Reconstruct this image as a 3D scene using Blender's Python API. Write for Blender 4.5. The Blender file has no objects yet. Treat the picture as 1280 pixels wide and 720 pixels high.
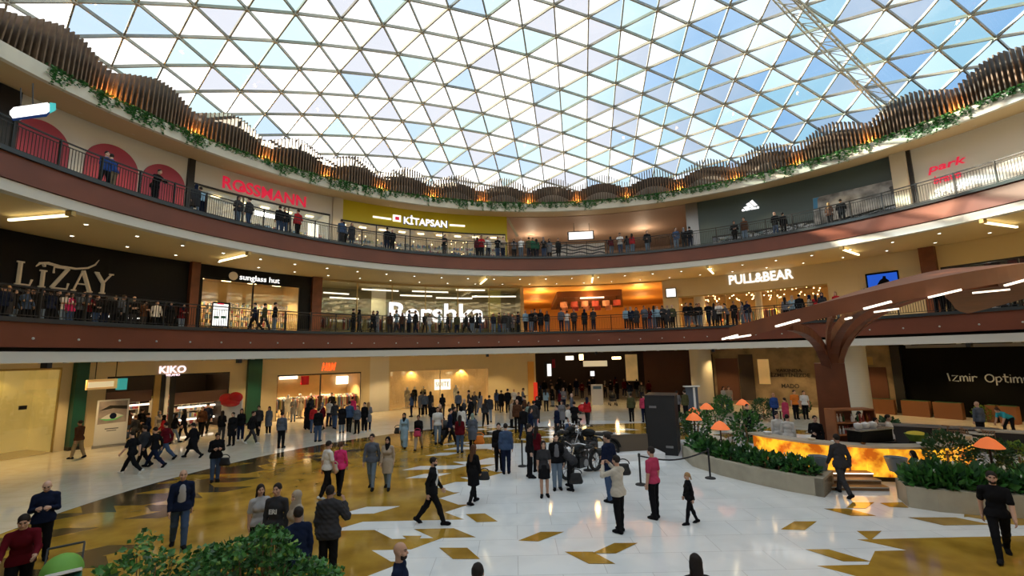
import bpy, bmesh, math, random
import numpy as np
from mathutils import Vector, Matrix
R_ = random.Random(7)
SC = bpy.context.scene
COL = SC.collection
PI = math.pi
# ---------------------------------------------------------------- camera
F, HC, PIT, ROLL = 569.0, 4.4, 0.145, -0.022          # focal length in px of a 1280 px frame, eye height, pitch, roll
CX, CY = 3.25, 13.9                                     # centre of the round atrium
cp, sp, cr, sr = math.cos(PIT), math.sin(PIT), math.cos(ROLL), math.sin(ROLL)
cam = bpy.data.objects.new('camera', bpy.data.cameras.new('camera')); COL.objects.link(cam)
cam.data.sensor_width = 36; cam.data.lens = 36 * F / 1280; cam.data.clip_end = 300
cam.matrix_world = Matrix(((cr, -sr, 0, 0), (-sr * sp, -cr * sp, -cp, 0), (sr * cp, cr * cp, -sp, HC), (0, 0, 0, 1)))
SC.camera = cam
# ---------------------------------------------------------------- sky, sun, exposure
SC.view_settings.view_transform = 'Standard'; SC.view_settings.look = 'None'
SC.view_settings.exposure = 0.15; SC.view_settings.gamma = 1.0; SC.view_settings.use_curve_mapping = False
try:
    SC.cycles.use_denoising = True; SC.cycles.max_bounces = 7; SC.cycles.transparent_max_bounces = 12; SC.cycles.diffuse_bounces = 3; SC.cycles.glossy_bounces = 3
    SC.cycles.sample_clamp_indirect = 6; SC.cycles.caustics_reflective = False; SC.cycles.caustics_refractive = False
except Exception: pass
W = bpy.data.worlds.new('sky'); SC.world = W; W.use_nodes = True
nt = W.node_tree; nt.nodes.clear()
def N(t, kind, **kw):
    n = t.nodes.new(kind)
    for k, v in kw.items(): setattr(n, k, v)
    return n
tc_ = N(nt, 'ShaderNodeTexCoord'); sep = N(nt, 'ShaderNodeSeparateXYZ'); nt.links.new(tc_.outputs['Generated'], sep.inputs[0])
noi = N(nt, 'ShaderNodeTexNoise'); noi.inputs['Scale'].default_value = 2.2; noi.inputs['Detail'].default_value = 5
nt.links.new(tc_.outputs['Generated'], noi.inputs['Vector'])
ad = N(nt, 'ShaderNodeMath', operation='MULTIPLY_ADD'); ad.inputs[1].default_value = 0.9; nt.links.new(sep.outputs['X'], ad.inputs[0]); nt.links.new(noi.outputs['Fac'], ad.inputs[2])
rp = N(nt, 'ShaderNodeValToRGB'); rp.color_ramp.elements[0].position = 0.62; rp.color_ramp.elements[0].color = (1.0, 1.0, 1.0, 1)
rp.color_ramp.elements[1].position = 1.0; rp.color_ramp.elements[1].color = (0.40, 0.60, 0.78, 1)
nt.links.new(ad.outputs[0], rp.inputs[0])
bg = N(nt, 'ShaderNodeBackground'); bg.inputs[1].default_value = 1.45; nt.links.new(rp.outputs[0], bg.inputs[0])
wo = N(nt, 'ShaderNodeOutputWorld'); nt.links.new(bg.outputs[0], wo.inputs[0])
sun = bpy.data.objects.new('sun', bpy.data.lights.new('sun', 'SUN')); COL.objects.link(sun)
sun.data.energy = 20.0; sun.data.angle = math.radians(0.8); sun.data.color = (1, .87, .66)
SUN_EL, SUN_AZ = 20.0, 116.0                              # elevation; compass direction the light travels to, from +Y towards +X
_d = Vector((math.sin(math.radians(SUN_AZ)) * math.cos(math.radians(SUN_EL)), math.cos(math.radians(SUN_AZ)) * math.cos(math.radians(SUN_EL)), -math.sin(math.radians(SUN_EL))))
sun.rotation_euler = _d.to_track_quat('-Z', 'Y').to_euler()
# ---------------------------------------------------------------- viewing rays -> places
def ray(u, v):
    a, b = (u - 640) / F, (360 - v) / F
    a, b = a * cr - b * sr, a * sr + b * cr
    return np.array([a, cp - b * sp, sp + b * cp])
def onz(u, v, z=0.0):
    d = ray(u, v); t = (z - HC) / d[2]; return d * t + np.array([0, 0, HC])
def oncyl(u, v, R):
    d = ray(u, v); A = d[0] ** 2 + d[1] ** 2; B = -2 * (d[0] * CX + d[1] * CY); D = CX * CX + CY * CY - R * R
    return d * ((-B + math.sqrt(B * B - 4 * A * D)) / 2 / A) + np.array([0, 0, HC])
def phi(u, v, R):
    p = oncyl(u, v, R); return math.degrees(math.atan2(p[0] - CX, p[1] - CY))
def atY(u, v, D):
    d = ray(u, v); return d * (D / math.hypot(d[0], d[1])) + np.array([0, 0, HC])
def pol(ph, r, z=0.0):
    a = math.radians(ph); return (CX + r * math.sin(a), CY + r * math.cos(a), z)
# ---------------------------------------------------------------- materials
M = {}
def mat(name, col, rough=.6, metal=0.0, spec=.5, emit=0.0, ecol=None, noise=None, bump=0.0, trans=0.0, coat=0.0):
    m = bpy.data.materials.new(name); m.use_nodes = True; t = m.node_tree; b = t.nodes['Principled BSDF']
    b.inputs['Base Color'].default_value = (*col, 1); b.inputs['Roughness'].default_value = rough; b.inputs['Metallic'].default_value = metal
    b.inputs['Specular IOR Level'].default_value = spec
    if coat: b.inputs['Coat Weight'].default_value = coat; b.inputs['Coat Roughness'].default_value = .08
    if emit: b.inputs['Emission Color'].default_value = (*(ecol or col), 1); b.inputs['Emission Strength'].default_value = emit
    if trans: b.inputs['Transmission Weight'].default_value = trans
    if noise:
        sc, amt = noise[0], noise[1]; c2 = noise[2] if len(noise) > 2 else tuple(x * (1 - amt) for x in col)
        co = N(t, 'ShaderNodeTexCoord'); n = N(t, 'ShaderNodeTexNoise'); n.inputs['Scale'].default_value = sc; n.inputs['Detail'].default_value = 4
        t.links.new(co.outputs['Object'], n.inputs['Vector'])
        r = N(t, 'ShaderNodeValToRGB'); r.color_ramp.elements[0].position = .35; r.color_ramp.elements[1].position = .68
        r.color_ramp.elements[0].color = (*col, 1); r.color_ramp.elements[1].color = (*c2, 1)
        t.links.new(n.outputs['Fac'], r.inputs[0]); t.links.new(r.outputs[0], b.inputs['Base Color'])
        if emit and not ecol: t.links.new(r.outputs[0], b.inputs['Emission Color'])
        if bump:
            bp = N(t, 'ShaderNodeBump'); bp.inputs['Strength'].default_value = bump; bp.inputs['Distance'].default_value = .02
            t.links.new(n.outputs['Fac'], bp.inputs['Height']); t.links.new(bp.outputs[0], b.inputs['Normal'])
    M[name] = m; return m
def glass(name, col, gloss=.06, rough=.02, gmix=None):
    m = bpy.data.materials.new(name); m.use_nodes = True; t = m.node_tree; t.nodes.clear()
    tr = N(t, 'ShaderNodeBsdfTransparent'); tr.inputs[0].default_value = (*col, 1); gl = N(t, 'ShaderNodeBsdfGlossy'); gl.inputs['Roughness'].default_value = rough
    mx = N(t, 'ShaderNodeMixShader'); mx.inputs[0].default_value = gloss; o = N(t, 'ShaderNodeOutputMaterial')
    t.links.new(tr.outputs[0], mx.inputs[1]); t.links.new(gl.outputs[0], mx.inputs[2]); t.links.new(mx.outputs[0], o.inputs[0])
    M[name] = m; return m
for n, c in dict(skin_mid=(.50, .30, .21), skin_fair=(.62, .40, .30), skin_tan=(.38, .22, .15), eye_dark=(.02, .014, .01), hair_dark=(.017, .012, .01), hair_brown=(.09, .04, .02),
                 hair_grey=(.25, .24, .23), hair_blond=(.33, .2, .09), lip=(.4, .16, .14)).items(): mat(n, c, .75, spec=.25)
for n, c in dict(cloth_black=(.012, .012, .014), cloth_charcoal=(.045, .045, .05), cloth_navy=(.012, .018, .045), cloth_blue=(.03, .07, .25), cloth_denim=(.06, .10, .19), cloth_pale_denim=(.2, .27, .36),
                 cloth_sky=(.28, .42, .53), cloth_turquoise=(.05, .42, .52), cloth_grey=(.2, .2, .22), cloth_slate=(.11, .13, .17), cloth_pale_grey=(.42, .42, .43), cloth_white=(.75, .74, .72), cloth_cream=(.58, .53, .45),
                 cloth_beige=(.43, .36, .28), cloth_khaki=(.3, .24, .15), cloth_brown=(.1, .045, .025), cloth_maroon=(.11, .008, .014), cloth_red=(.45, .025, .03), cloth_pink=(.72, .05, .2), cloth_rose=(.5, .06, .13),
                 cloth_green=(.03, .13, .07), cloth_olive=(.09, .09, .04), cloth_purple=(.13, .05, .2), cloth_orange=(.75, .22, .04), cloth_sage=(.24, .33, .3), cloth_yellow=(.75, .6, .08)).items(): mat(n, tuple(x * .85 for x in c), .9, spec=.06)
# ---------------------------------------------------------------- mesh helpers
class MB:
    def __init__(s): s.v = []; s.f = []; s.m = []; s.mats = []
    def mi(s, m):
        if m not in s.mats: s.mats.append(m)
        return s.mats.index(m)
    def add(s, vs, fs, m):
        o = len(s.v); s.v += [tuple(map(float, p)) for p in vs]; i = s.mi(m)
        for f in fs: s.f.append([o + k for k in f]); s.m.append(i)
        return s
    def box(s, c, d, m, rz=0.0, M3=None):
        c = np.array(c, float); h = np.array(d, float) / 2
        Rm = M3 if M3 is not None else np.array([[math.cos(rz), -math.sin(rz), 0], [math.sin(rz), math.cos(rz), 0], [0, 0, 1]])
        vs = [c + Rm @ (h * np.array([x, y, z])) for x in (-1, 1) for y in (-1, 1) for z in (-1, 1)]
        return s.add(vs, [(0, 1, 3, 2), (4, 6, 7, 5), (0, 4, 5, 1), (2, 3, 7, 6), (0, 2, 6, 4), (1, 5, 7, 3)], m)
    def bar(s, a, b, w, h, m, up=(0, 0, 1)):
        a, b = np.array(a, float), np.array(b, float); d = b - a; L = np.linalg.norm(d); d = d / max(L, 1e-9); up = np.array(up, float)
        x = np.cross(d, up)
        if np.linalg.norm(x) < 1e-4: x = np.cross(d, [1, 0, 0])
        x /= np.linalg.norm(x); z = np.cross(x, d)
        return s.box((a + b) / 2, (w, L, h), m, M3=np.stack([x, d, z], 1))
    def tube(s, pts, rad, m, n=8, cap=True):
        pts = [np.array(p, float) for p in pts]; rs = rad if hasattr(rad, '__len__') else [rad] * len(pts); vs = []; fs = []; x = None
        for i, p in enumerate(pts):
            d = pts[min(i + 1, len(pts) - 1)] - pts[max(i - 1, 0)]; d /= max(1e-9, np.linalg.norm(d))
            if x is None: x = np.cross(d, [0, 0, 1] if abs(d[2]) < .9 else [1, 0, 0])
            x = x - d * (x @ d); x /= max(1e-9, np.linalg.norm(x)); y = np.cross(d, x)
            vs += [p + rs[i] * (math.cos(2 * PI * k / n) * x + math.sin(2 * PI * k / n) * y) for k in range(n)]
        for i in range(len(pts) - 1):
            for k in range(n): fs.append((i * n + k, i * n + (k + 1) % n, (i + 1) * n + (k + 1) % n, (i + 1) * n + k))
        if cap: fs += [tuple(range(n))[::-1], tuple(range((len(pts) - 1) * n, len(pts) * n))]
        return s.add(vs, fs, m)
    def lathe(s, prof, m, c=(0, 0, 0), n=24, a0=0, a1=360, close=False):
        full = abs(a1 - a0) >= 360; k = n if full else n + 1; vs = []; fs = []; c = np.array(c, float); P = len(prof)
        for j in range(k):
            a = math.radians(a0 + (a1 - a0) * j / n)
            for r, z in prof: vs.append(c + np.array([r * math.sin(a), r * math.cos(a), z]))
        for j in range(n):
            q = (j + 1) % k
            for i in range(P - (0 if close else 1)):
                i2 = (i + 1) % P; fs.append((j * P + i, j * P + i2, q * P + i2, q * P + i))
        if not full and close: fs += [tuple(range(P)), tuple(range((k - 1) * P, k * P))[::-1]]
        return s.add(vs, fs, m)
    def sector(s, p0, p1, r0, r1, z0, z1, m, step=2.0):
        n = max(1, int(abs(p1 - p0) / step + .5))
        return s.lathe([(r0, z0), (r0, z1), (r1, z1), (r1, z0)], m, (CX, CY, 0), n, p0, p1, True)
    def prism(s, poly, z0, z1, m):
        n = len(poly); vs = [(x, y, z0) for x, y in poly] + [(x, y, z1) for x, y in poly]
        return s.add(vs, [tuple(range(n))[::-1], tuple(range(n, 2 * n))] + [(i, (i + 1) % n, n + (i + 1) % n, n + i) for i in range(n)], m)
    def ell(s, c, r, m, nu=12, nv=8, M3=None):
        c = np.array(c, float); vs = []; fs = []; Rm = np.eye(3) if M3 is None else M3
        for j in range(nv + 1):
            t = PI * j / nv
            for i in range(nu):
                a = 2 * PI * i / nu; vs.append(c + Rm @ (np.array(r) * np.array([math.sin(t) * math.cos(a), math.sin(t) * math.sin(a), math.cos(t)])))
        for j in range(nv):
            for i in range(nu): fs.append((j * nu + i, (j + 1) * nu + i, (j + 1) * nu + (i + 1) % nu, j * nu + (i + 1) % nu))
        return s.add(vs, fs, m)
    def build(s, name, parent=None, smooth=False, loc=None):
        me = bpy.data.meshes.new(name); me.from_pydata(s.v, [], s.f)
        for m in s.mats: me.materials.append(M[m])
        me.polygons.foreach_set('material_index', s.m)
        if smooth: me.polygons.foreach_set('use_smooth', [True] * len(s.f))
        bm = bmesh.new(); bm.from_mesh(me); bmesh.ops.recalc_face_normals(bm, faces=bm.faces); bm.to_mesh(me); bm.free()
        if smooth:
            try: me.set_sharp_from_angle(angle=math.radians(42))
            except Exception: pass
        me.update(); o = bpy.data.objects.new(name, me); COL.objects.link(o)
        if parent is not None:
            o.parent = parent; o.matrix_parent_inverse = Matrix.Translation(parent.location).inverted() if loc is None else Matrix.Identity(4)
        if loc is not None: o.location = loc
        return o
def tag(o, label, cat, group=None, kind=None):
    o['label'] = label; o['category'] = cat
    if group: o['group'] = group
    if kind: o['kind'] = kind
    return o
def struct(o): o['kind'] = 'structure'; return o
def thing(name, label, cat, loc=(0, 0, 0), group=None, rz=0.0):
    o = bpy.data.objects.new(name, None); COL.objects.link(o); o.location = tuple(map(float, loc)); o.empty_display_size = .1; o.rotation_euler = (0, 0, rz)
    return tag(o, label, cat, group)
def dup(root, loc, rz=0.0, label=None, scale=None, group=None):
    r = root.copy(); COL.objects.link(r); r.location = tuple(map(float, loc)); r.rotation_euler = (0, 0, rz)
    if scale: r.scale = (scale,) * 3
    if label: r['label'] = label
    if group: r['group'] = group
    for ch in list(root.children):
        c = ch.copy(); COL.objects.link(c); c.parent = r
        for g in list(ch.children):
            d = g.copy(); COL.objects.link(d); d.parent = c
    return r
def text_mesh(txt, size, depth, bold=0.0, shear=0.0, space=1.0):
    cu = bpy.data.curves.new('t', 'FONT'); cu.body = txt; cu.size = size; cu.extrude = depth / 2; cu.align_x = 'CENTER'; cu.offset = bold; cu.shear = shear; cu.space_character = space; cu.resolution_u = 3
    ob = bpy.data.objects.new('t', cu); COL.objects.link(ob); dg = bpy.context.evaluated_depsgraph_get(); me = bpy.data.meshes.new_from_object(ob.evaluated_get(dg))
    vs = [tuple(v.co) for v in me.vertices]; fs = [tuple(p.vertices) for p in me.polygons]
    bpy.data.objects.remove(ob); bpy.data.meshes.remove(me); bpy.data.curves.remove(cu); return vs, fs
def wrap(vs, ph, z, R, tilt=0.0):
    """lay flat lettering (x right, y up, z out) on the inside of a cylinder of radius R about the atrium's axis"""
    return [pol(ph + math.degrees((x) / R), R - zz, z + y + x * tilt) for x, y, zz in vs]
def sign(mb, txt, ph, z, R, height, m, width=None, depth=.06, bold=0.0, shear=0.0, space=1.0):
    vs, fs = text_mesh(txt, 1.0, .001, bold, shear, space); xs = [v[0] for v in vs]; ys = [v[1] for v in vs]
    cap = .73; s = height / cap; w = (max(xs) - min(xs)) * s; kx = s * (width / w if width else 1); x0 = (max(xs) + min(xs)) / 2
    return mb.add(wrap([((x - x0) * kx, y * s, depth if zz > 0 else 0) for x, y, zz in vs], ph, z, R), fs, m)
def strokes(mb, lines, ph, z, R, sx, sy, rad, m, off=.04):
    for L in lines: mb.tube(wrap([(x * sx, y * sy, off) for x, y in L], ph, z, R), rad, m, 5)
def light(name, loc, power, col=(1, .72, .4), size=.3, kind='POINT', rot=None):
    l = bpy.data.lights.new(name, kind); l.energy = power; l.color = col
    if kind == 'AREA': l.size = size
    else: l.shadow_soft_size = size
    if kind == 'SPOT': l.spot_size = math.radians(108); l.spot_blend = .5
    o = bpy.data.objects.new(name, l); COL.objects.link(o); o.location = tuple(map(float, loc))
    if name == 'shop_lamp': l.spot_size = math.radians(132)
    if rot: o.rotation_euler = rot
    return o
# ---------------------------------------------------------------- people
def nrm(v):
    v = np.asarray(v, float); return v / max(1e-9, np.linalg.norm(v))

def rotx(a):
    c, s = math.cos(a), math.sin(a); return np.array([[1, 0, 0], [0, c, -s], [0, s, c]])

def rotz(a):
    c, s = math.cos(a), math.sin(a); return np.array([[c, -s, 0], [s, c, 0], [0, 0, 1]])

def sdf_mesh(prims, h, k=0.02, cuts=(), wrinkle=0.0, pad=0.03):
    """One continuous skin (surface nets) around a list of soft-joined limbs."""
    los, his = [], []
    for p in prims:
        if p[0] == 'c':
            a, b, r = p[1], p[2], max(p[3], p[4])
            los.append(np.minimum(a, b) - r); his.append(np.maximum(a, b) + r)
        else:
            r = max(p[2]); los.append(p[1] - r); his.append(p[1] + r)
    lo = np.min(los, 0) - pad; hi = np.max(his, 0) + pad
    n = np.ceil((hi - lo) / h).astype(int) + 1
    f = np.full(n, 0.08, np.float32)
    ax = [lo[i] + h * np.arange(n[i]) for i in range(3)]
    for p, l, u in zip(prims, los, his):
        i0 = np.maximum(0, np.floor((l - lo - 0.05) / h).astype(int)); i1 = np.minimum(n, np.ceil((u - lo + 0.05) / h).astype(int) + 1)
        X, Y, Z = np.meshgrid(ax[0][i0[0]:i1[0]], ax[1][i0[1]:i1[1]], ax[2][i0[2]:i1[2]], indexing='ij')
        if p[0] == 'c':
            a, b, r0, r1 = p[1:5]; d = b - a; L2 = max(1e-9, d @ d)
            t = np.clip(((X - a[0]) * d[0] + (Y - a[1]) * d[1] + (Z - a[2]) * d[2]) / L2, 0, 1)
            v = np.sqrt((X - a[0] - t * d[0]) ** 2 + (Y - a[1] - t * d[1]) ** 2 + (Z - a[2] - t * d[2]) ** 2) - (r0 + (r1 - r0) * t)
        else:
            c, r, R = p[1], np.array(p[2]), p[3]
            q = np.stack([X - c[0], Y - c[1], Z - c[2]], -1) @ R
            k0 = np.sqrt(((q / r) ** 2).sum(-1)); k1 = np.sqrt(((q / (r * r)) ** 2).sum(-1)) + 1e-9
            v = np.where(k0 < 1e-3, -min(r), k0 * (k0 - 1) / k1)
        kk = p[5] if p[0] == 'c' and len(p) > 5 else (p[4] if p[0] == 'e' and len(p) > 4 else k)
        blk = f[i0[0]:i1[0], i0[1]:i1[1], i0[2]:i1[2]]
        hh = np.maximum(kk - np.abs(blk - v), 0) / kk
        f[i0[0]:i1[0], i0[1]:i1[1], i0[2]:i1[2]] = np.minimum(blk, v) - hh * hh * kk * 0.25
    if cuts or wrinkle:
        X, Y, Z = np.meshgrid(*ax, indexing='ij')
        if wrinkle:
            f += wrinkle * (np.sin(Z * 47 + X * 23 + 3 * np.sin(Y * 19)) * np.sin(Y * 31 + X * 29 + Z * 11)).astype(np.float32)
        for (c, nn) in cuts:
            f = np.maximum(f, (X - c[0]) * nn[0] + (Y - c[1]) * nn[1] + (Z - c[2]) * nn[2])
    f[0] = f[-1] = 1; f[:, 0] = f[:, -1] = 1; f[:, :, 0] = f[:, :, -1] = 1
    s = f < 0
    cs = [s[i:s.shape[0] - 1 + i, j:s.shape[1] - 1 + j, m:s.shape[2] - 1 + m] for i in (0, 1) for j in (0, 1) for m in (0, 1)]
    cnt = sum(c.astype(np.int8) for c in cs); act = (cnt > 0) & (cnt < 8)
    idx = np.full(act.shape, -1, np.int64); I = np.argwhere(act); idx[act] = np.arange(len(I))
    acc = np.zeros((len(I), 3)); w = np.zeros(len(I))
    for d in range(3):
        o1, o2 = [a for a in range(3) if a != d]
        for p_ in (0, 1):
            for q_ in (0, 1):
                A = I.copy(); A[:, o1] += p_; A[:, o2] += q_; B = A.copy(); B[:, d] += 1
                fa = f[A[:, 0], A[:, 1], A[:, 2]]; fb = f[B[:, 0], B[:, 1], B[:, 2]]
                m = (fa < 0) != (fb < 0); t = np.where(m, fa / np.where(m, fa - fb, 1), 0)
                pt = A - I + 0.0; pt[:, d] += t
                acc[m] += pt[m]; w[m] += 1
    V = lo + h * (I + acc / w[:, None])
    Q = []
    for d in range(3):
        o1, o2 = (d + 1) % 3, (d + 2) % 3
        sl0 = [slice(1, -1)] * 3; sl1 = [slice(1, -1)] * 3
        sl0[d] = slice(0, -1); sl1[d] = slice(1, None)
        a = s[tuple(sl0)]; b = s[tuple(sl1)]
        for flip, m in ((False, a & ~b), (True, ~a & b)):
            e = np.argwhere(m) + 1; e[:, d] -= 1
            def g(x, y):
                c = e.copy(); c[:, o1] -= x; c[:, o2] -= y; return idx[c[:, 0], c[:, 1], c[:, 2]]
            q = np.stack([g(1, 1), g(0, 1), g(0, 0), g(1, 0)], 1)
            Q.append(q[:, ::-1] if flip else q)
    return V, np.concatenate(Q)

POSES = {
 # up/fo = upper arm and forearm directions (right side; mirrored), hip/knee = degrees (right, left)
 'stand':  dict(up=[(.16, -.02, -1)] * 2, fo=[(.04, .16, -1)] * 2, hip=(2, -2), knee=(3, 3)),
 'idle':   dict(up=[(.22, -.12, -1), (.16, 0, -1)], fo=[(-.55, .7, -.1), (.04, .2, -1)], hip=(6, -4), knee=(10, 2), yaw=22),
 'phone':  dict(up=[(.14, .12, -1)] * 2, fo=[(-.42, .85, .25)] * 2, hip=(3, -3), knee=(4, 3), nod=24),
 'photo':  dict(up=[(.3, .8, -.35)] * 2, fo=[(-.55, .35, .8)] * 2, hip=(3, -3), knee=(3, 3)),
 'call':   dict(up=[(.45, .25, -.75), (.15, 0, -1)], fo=[(-.35, .3, 1), (.0, .2, -1)], hip=(2, -2), knee=(3, 3)),
 'walk':   dict(up=[(.14, -.34, -1), (.14, .3, -1)], fo=[(.03, .1, -1), (.02, .75, -1)], hip=(27, -22), knee=(9, 16), lean=3),
 'stride': dict(up=[(.14, -.48, -1), (.14, .4, -1)], fo=[(.03, .1, -1), (-.05, .9, -.8)], hip=(36, -27), knee=(12, 22), lean=6),
 'amble':  dict(up=[(.15, .2, -1), (.15, -.16, -1)], fo=[(.03, .35, -1), (.03, .02, -1)], hip=(-12, 15), knee=(12, 6), lean=2),
 'lean':   dict(up=[(.16, .62, -.8)] * 2, fo=[(-.3, 1, -.08)] * 2, hip=(12, 4), knee=(4, 2), lean=20),
 'cross':  dict(up=[(.24, .14, -1)] * 2, fo=[(-1, .62, .12), (-1, .5, -.02)], hip=(3, -3), knee=(4, 3)),
 'push':   dict(up=[(.2, .45, -.9)] * 2, fo=[(-.05, 1, -.25)] * 2, hip=(18, -14), knee=(10, 12), lean=14, nod=12),
 'bend':   dict(up=[(.1, .25, -1)] * 2, fo=[(0, .45, -1)] * 2, hip=(30, 2), knee=(26, 10), lean=62),
 'sit':    dict(up=[(.18, .3, -1)] * 2, fo=[(-.25, 1, .0)] * 2, hip=(84, 80), knee=(82, 86), lean=8),
}

def skeleton(pose, fem):
    P = POSES[pose]; J = {}
    sw, hw = (0.152, 0.09) if fem else (0.176, 0.088)
    lean = math.radians(P.get('lean', 0)); Rt = rotx(-lean); J['Rt'] = Rt
    J['pel'] = np.zeros(3)
    T = lambda x, y, z: Rt @ np.array([x, y, z], float)
    J['waist'] = T(0, -.005, .15); J['chest'] = T(0, .005, .34); J['neck'] = T(0, -.012, .53)
    Rh = rotx(-lean * .35 - math.radians(P.get('nod', 0))) @ np.eye(3)
    Rh = rotz(math.radians(P.get('yaw', 0))) @ Rh; J['Rh'] = Rh
    J['head'] = J['neck'] + Rt @ np.array([0, .005, .07]) + Rh @ np.array([0, .02, .105])
    for i, s in enumerate((1, -1)):
        J['sh', i] = T(s * sw, -.01, .46)
        u = nrm(np.array(P['up'][i]) * (s, 1, 1)); fo = nrm(np.array(P['fo'][i]) * (s, 1, 1))
        if pose not in ('lean', 'bend', 'sit', 'push'): u, fo = Rt @ u, Rt @ fo
        J['el', i] = J['sh', i] + u * (.265 if fem else .285); J['wr', i] = J['el', i] + fo * (.235 if fem else .255); J['fo', i] = fo
        hip = np.array([s * hw, 0, -.03]); J['hip', i] = hip
        a = math.radians(P['hip'][i]); b = a - math.radians(P['knee'][i])
        J['kn', i] = hip + np.array([s * .01, math.sin(a), -math.cos(a)]) * .43
        J['an', i] = J['kn', i] + np.array([0, math.sin(b), -math.cos(b)]) * .41
        fp = min(0, b) * .9; J['fd', i] = np.array([s * .16, math.cos(fp), math.sin(fp)]) if b < -.15 else nrm([s * .16, 1, .12 if b > .3 else 0])
    low = min(min(J['an', i][2] - .075, (J['an', i] + J['fd', i] * .16)[2] - .03) for i in (0, 1))
    for key in list(J):
        if key not in ('Rt', 'Rh') and key[0] not in ('fo', 'fd'): J[key] = J[key] - np.array([0, 0, low])
    return J

def c_(a, b, r0, r1, *k): return ('c', np.array(a, float), np.array(b, float), r0, r1, *k)
def e_(c, r, R=None, *k): return ('e', np.array(c, float), r, np.eye(3) if R is None else R, *k)

def torso(J, fem, g=0.0):
    Rt = J['Rt']; out = [e_(J['pel'] + Rt @ np.array([0, -.012, .02]), (.158 + g, .112 + g, .12 + g), Rt), e_(J['waist'], ((.125 if fem else .142) + g, .098 + g, .13 + g), Rt),
           e_(J['chest'], ((.138 if fem else .155) + g, .108 + g, .165 + g), Rt), c_(J['sh', 0] * .86 + J['sh', 1] * .14, J['neck'] + Rt @ np.array([0, 0, -.035]), .054 + g, .062 + g), c_(J['sh', 1] * .86 + J['sh', 0] * .14, J['neck'] + Rt @ np.array([0, 0, -.035]), .054 + g, .062 + g),
           e_(J['pel'] + np.array([-.07, -.055, -.04]), (.085 + g, .08 + g, .09 + g)), e_(J['pel'] + np.array([.07, -.055, -.04]), (.085 + g, .08 + g, .09 + g))]
    if fem:
        for s in (1, -1): out.append(e_(J['chest'] + Rt @ np.array([s * .068, .075, -.02]), (.062 + g * .7, .052 + g * .7, .06 + g * .7), Rt, .05))
    return out

def arms(J, g=0.0, upto=1.0):
    o = []
    for i in (0, 1):
        o += [c_(J['sh', i], J['el', i], .052 + g, .04 + g)]
        if upto > .5:
            e = J['el', i] + (J['wr', i] - J['el', i]) * (upto * 2 - 1); o += [c_(J['el', i], e, .041 + g, .04 + g - .012 * (upto * 2 - 1))]
        else:
            o[-1] = c_(J['sh', i], J['sh', i] + (J['el', i] - J['sh', i]) * upto * 2, .056 + g, .05 + g)
    return o

def legs(J, g=0.0, upto=1.0):
    o = []
    for i in (0, 1):
        o += [c_(J['hip', i], J['kn', i], .082 + g, .056 + g), c_(J['kn', i], J['kn', i] + (J['an', i] - J['kn', i]) * upto, .055 + g, .04 + g)]
        o += [e_(J['kn', i] * .68 + J['an', i] * .32 + np.array([0, -.014, 0]), (.05 + g * .8, .055 + g * .8, .1))]
    return o

def head(J):
    Rh = J['Rh']; h = J['head']; A = lambda x, y, z: h + Rh @ np.array([x, y, z])
    o = [c_(J['neck'] - J['Rt'] @ np.array([0, 0, .04]), h - Rh @ np.array([0, .025, .06]), .056, .052),
         e_(A(0, -.012, .02), (.075, .094, .095), Rh), e_(A(0, .018, -.045), (.058, .068, .072), Rh), e_(A(0, .05, -.088), (.03, .03, .025), Rh, .02),
         c_(A(0, .083, .0), A(0, .1, -.03), .009, .014, .012), e_(A(0, .083, -.062), (.022, .012, .011), Rh, .012), e_(A(0, .074, .022), (.05, .016, .012), Rh, .015)]
    for s in (1, -1):
        o += [e_(A(s * .076, -.01, -.012), (.009, .02, .032), Rh, .008), e_(A(s * .045, .055, -.03), (.024, .024, .022), Rh, .02)]
    return o

def hands(J, fine=True):
    o = []
    for i, s in enumerate((1, -1)):
        d = J['fo', i]; inn = nrm(np.array([-s, .25, 0]) - d * (np.array([-s, .25, 0]) @ d)); sd = np.cross(d, inn); w = J['wr', i]
        if sd[1] < 0: sd = -sd
        o += [c_(J['el', i], w, .04, .027), c_(w, w + d * .05, .026, .026)]
        R = np.stack([sd, inn, d], 1)
        o += [e_(w + d * .065, (.042, .017, .05), R, .015)]
        for f in range(4):
            b = w + d * .1 + sd * (.034 - .0225 * f); L = (.033, .038, .035, .027)[f]
            m = b + nrm(d + inn * .25) * L; t = m + nrm(d + inn * 1.0) * L * .85
            o += [c_(b, m, .0095, .009, .006), c_(m, t, .009, .0075, .006)]
        tb = w + d * .04 + sd * .032; tm = tb + nrm(d * .7 + sd * .8 + inn * .35) * .04
        o += [c_(tb, tm, .012, .0105, .01), c_(tm, tm + nrm(d + inn * .4) * .03, .0105, .009, .006)]
    return o

def feet(J, i, g=0.0):
    a, d = J['an', i], J['fd', i]; dn = np.cross(np.cross(d, [0, 0, 1]), d); dn = -nrm(dn) if np.linalg.norm(dn) > 1e-6 else np.array([0, 0, -1.])
    if dn[2] > 0: dn = -dn
    heel = a - d * .045 + dn * .035; ball = a + d * .105 + dn * .042; toe = a + d * .165 + dn * .05
    return [c_(a, heel, .036 + g, .036 + g), c_(a + dn * .01, ball, .034 + g, .034 + g), c_(ball, toe, .034 + g, .024 + g), c_(heel, ball, .034 + g, .032 + g)]

def people_mesh(name, V, Q, mats, face_mat=None):
    me = bpy.data.meshes.new(name); me.from_pydata(V.tolist(), [], Q.tolist())
    for m in mats: me.materials.append(m)
    me.polygons.foreach_set('use_smooth', np.ones(len(Q), bool))
    if face_mat is not None: me.polygons.foreach_set('material_index', face_mat.astype(np.int32))
    me.update(); return me

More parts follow.
